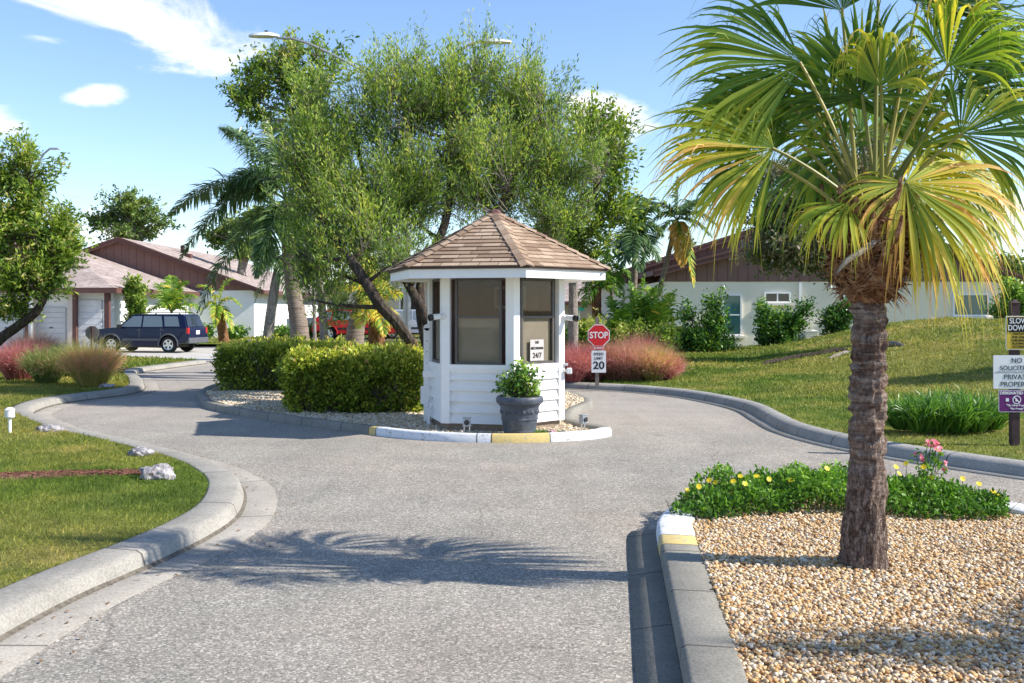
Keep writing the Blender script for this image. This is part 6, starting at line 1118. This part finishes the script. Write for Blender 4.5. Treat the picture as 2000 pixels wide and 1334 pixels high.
# street lamps
d_ = 24; p0 = P(795, 700, d_); L = thing('street_lamp', 'tall double-armed street lamp rising behind the feathery tree', 'street lamp', (p0.x, d_, 0)); mb = MB(); mb.tube([(0, 0, 0), (0, 0, 3), (0, 0, P(0, 140, d_).z)], [.10, .085, .06], 12); mb.build('pole', 'grey_metal', L, True)
for pts, hp in ((((795, 185), (730, 150), (660, 112), (600, 84), (570, 75), (540, 74)), (545, 486, 70)), (((795, 185), (850, 140), (890, 104), (915, 88), (932, 83)), (930, 1000, 82))):
    mb = MB(); mb.tube(catmull([P(a, b, d_)-L.location for a, b in pts], .2), .032, 8); arm = mb.build('arm', 'grey_metal', L, True); a, b = P(hp[0], hp[2]+1, d_)-L.location, P(hp[1], hp[2]+1, d_)-L.location; u = b-a
    mb = MB(); V = []
    for t_, wy, hz in ((0, .04, .035), (.12, .09, .055), (.35, .15, .075), (.7, .15, .055), (.95, .10, .03), (1, .05, .01)):
        c = a+u*t_; V.append([c+Vector((0, -wy, -.01)), c+Vector((0, wy, -.01)), c+Vector((0, wy*.8, hz)), c+Vector((0, -wy*.8, hz))])
    vs = [q for r_ in V for q in r_]; fs = [(i*4+j, i*4+(j+1) % 4, i*4+4+(j+1) % 4, i*4+4+j) for i in range(5) for j in range(4)]+[(3, 2, 1, 0), (20, 21, 22, 23)]; mb.add(vs, fs); mb.build('lamp_head', 'lamp_white', L, True)
    mb = MB(); c = a+u*.42; mb.tube([c+Vector((0, 0, .06)), c+Vector((0, 0, .13))], [.035, .045], 10); mb.build('photocell', 'black_plastic', L)
d_ = 42; p0 = P(60, 640, d_); L = thing('street_lamp', 'distant single-arm street lamp above the left edge tree', 'street lamp', (p0.x, d_, 0)); mb = MB(); mb.tube([(0, 0, 0), (0, 0, P(0, 360, d_).z)], [.10, .06], 10); mb.build('pole', 'grey_metal', L, True); mb = MB(); mb.tube(catmull([P(a, b, d_)-L.location for a, b in ((60, 362), (72, 325), (86, 300), (98, 290))], .2), .04, 8); mb.build('arm', 'grey_metal', L, True); mb = MB(); a, b = P(97, 290, d_)-L.location, P(116, 291, d_)-L.location; mb.box((a+b)/2, ((b-a).length, .2, .07), 0, None, .8); mb.build('lamp_head', 'grey_metal', L, bevel=.02)
# path light at the left
g_ = G(19, 846, .12); o = thing('path_light', 'small white post light in the grass at the left edge', 'path light', g_); mb = MB(); mb.tube([(0, 0, 0), (0, 0, .20)], .022, 10); mb.build('post', 'lamp_white', o, True); mb = MB(); mb.lathe([(.05, 0), (.062, .015), (.058, .10), (.066, .105), (.03, .135)], 14, 0, Matrix.Translation((0, 0, .195))); mb.build('lamp_head', 'lamp_white', o, True)
# rocks
def rock(label, px_, py_, z, sx_, sy_, sz_, seed, name='rock'):
    g_ = G(px_, py_, z); bm = bmesh.new(); bmesh.ops.create_icosphere(bm, subdivisions=4, radius=1)
    for v in bm.verts:
        q = v.co.copy(); n1 = noise.noise(q*1.3+Vector((seed, 0, 0)))*.45+noise.noise(q*3.5+Vector((0, seed, 0)))*.22+abs(noise.noise(q*8+Vector((0, seed, 0))))*.12; v.co = q*(1+n1); v.co.x *= sx_; v.co.y *= sy_; v.co.z *= sz_
    me = bpy.data.meshes.new(name); bm.to_mesh(me); bm.free(); o = link(name, me, 'limestone', None, True); o.location = (g_.x, g_.y+sy_*.5, z+sz_*.35); tag(o, label, 'rock', 'limestone rocks in the left lawn')
rock('largest pale limestone rock at the end of the mulch strip', 305, 934, .13, .16, .12, .085, 3.1); rock('dark speckled rock beside the kerb, behind the largest one', 272, 889, .13, .13, .10, .055, 8.4); rock('low flat two-tone rock on the lawn near the path light', 92, 842, .13, .17, .1, .055, 5.7); rock('tiny pale stone at the foot of the tan grass clump', 205, 756, .13, .15, .1, .05, 1.2)
# roots on the mound
def hit(px_, py_, zf):
    for dd in np.arange(8, 45, .05):
        z = CH+(HZ-py_)*dd/F
        if z <= zf((px_-1000)*dd/F, dd): return Vector(((px_-1000)*dd/F, dd, z))
def rootobj(label, pts, r, mat, name='tree_root'):
    W_ = [hit(a, b, zr) for a, b in pts]; o = thing(name, label, 'root', W_[0]); mb = MB(); rough_tube(mb, [q-W_[0]+Vector((0, 0, r*.3)) for q in catmull(W_, .2)], [r*.4]+[r]*(len(catmull(W_, .2))-2)+[r*.3], 8, .5, 3); mb.build('root_wood', mat, o, True)
rootobj('long dark exposed root line crossing the grassy mound', [(1490, 712), (1540, 703), (1590, 695), (1640, 686), (1655, 684)], .075, 'bark_dark'); rootobj('pale broken root stub lying left of the palm trunk', [(1618, 702), (1640, 694), (1660, 688)], .05, 'bark_pale'); rootobj('pale log lying on the mound right of the palm trunk', [(1718, 677), (1740, 674), (1764, 676)], .09, 'bark_pale', 'log')
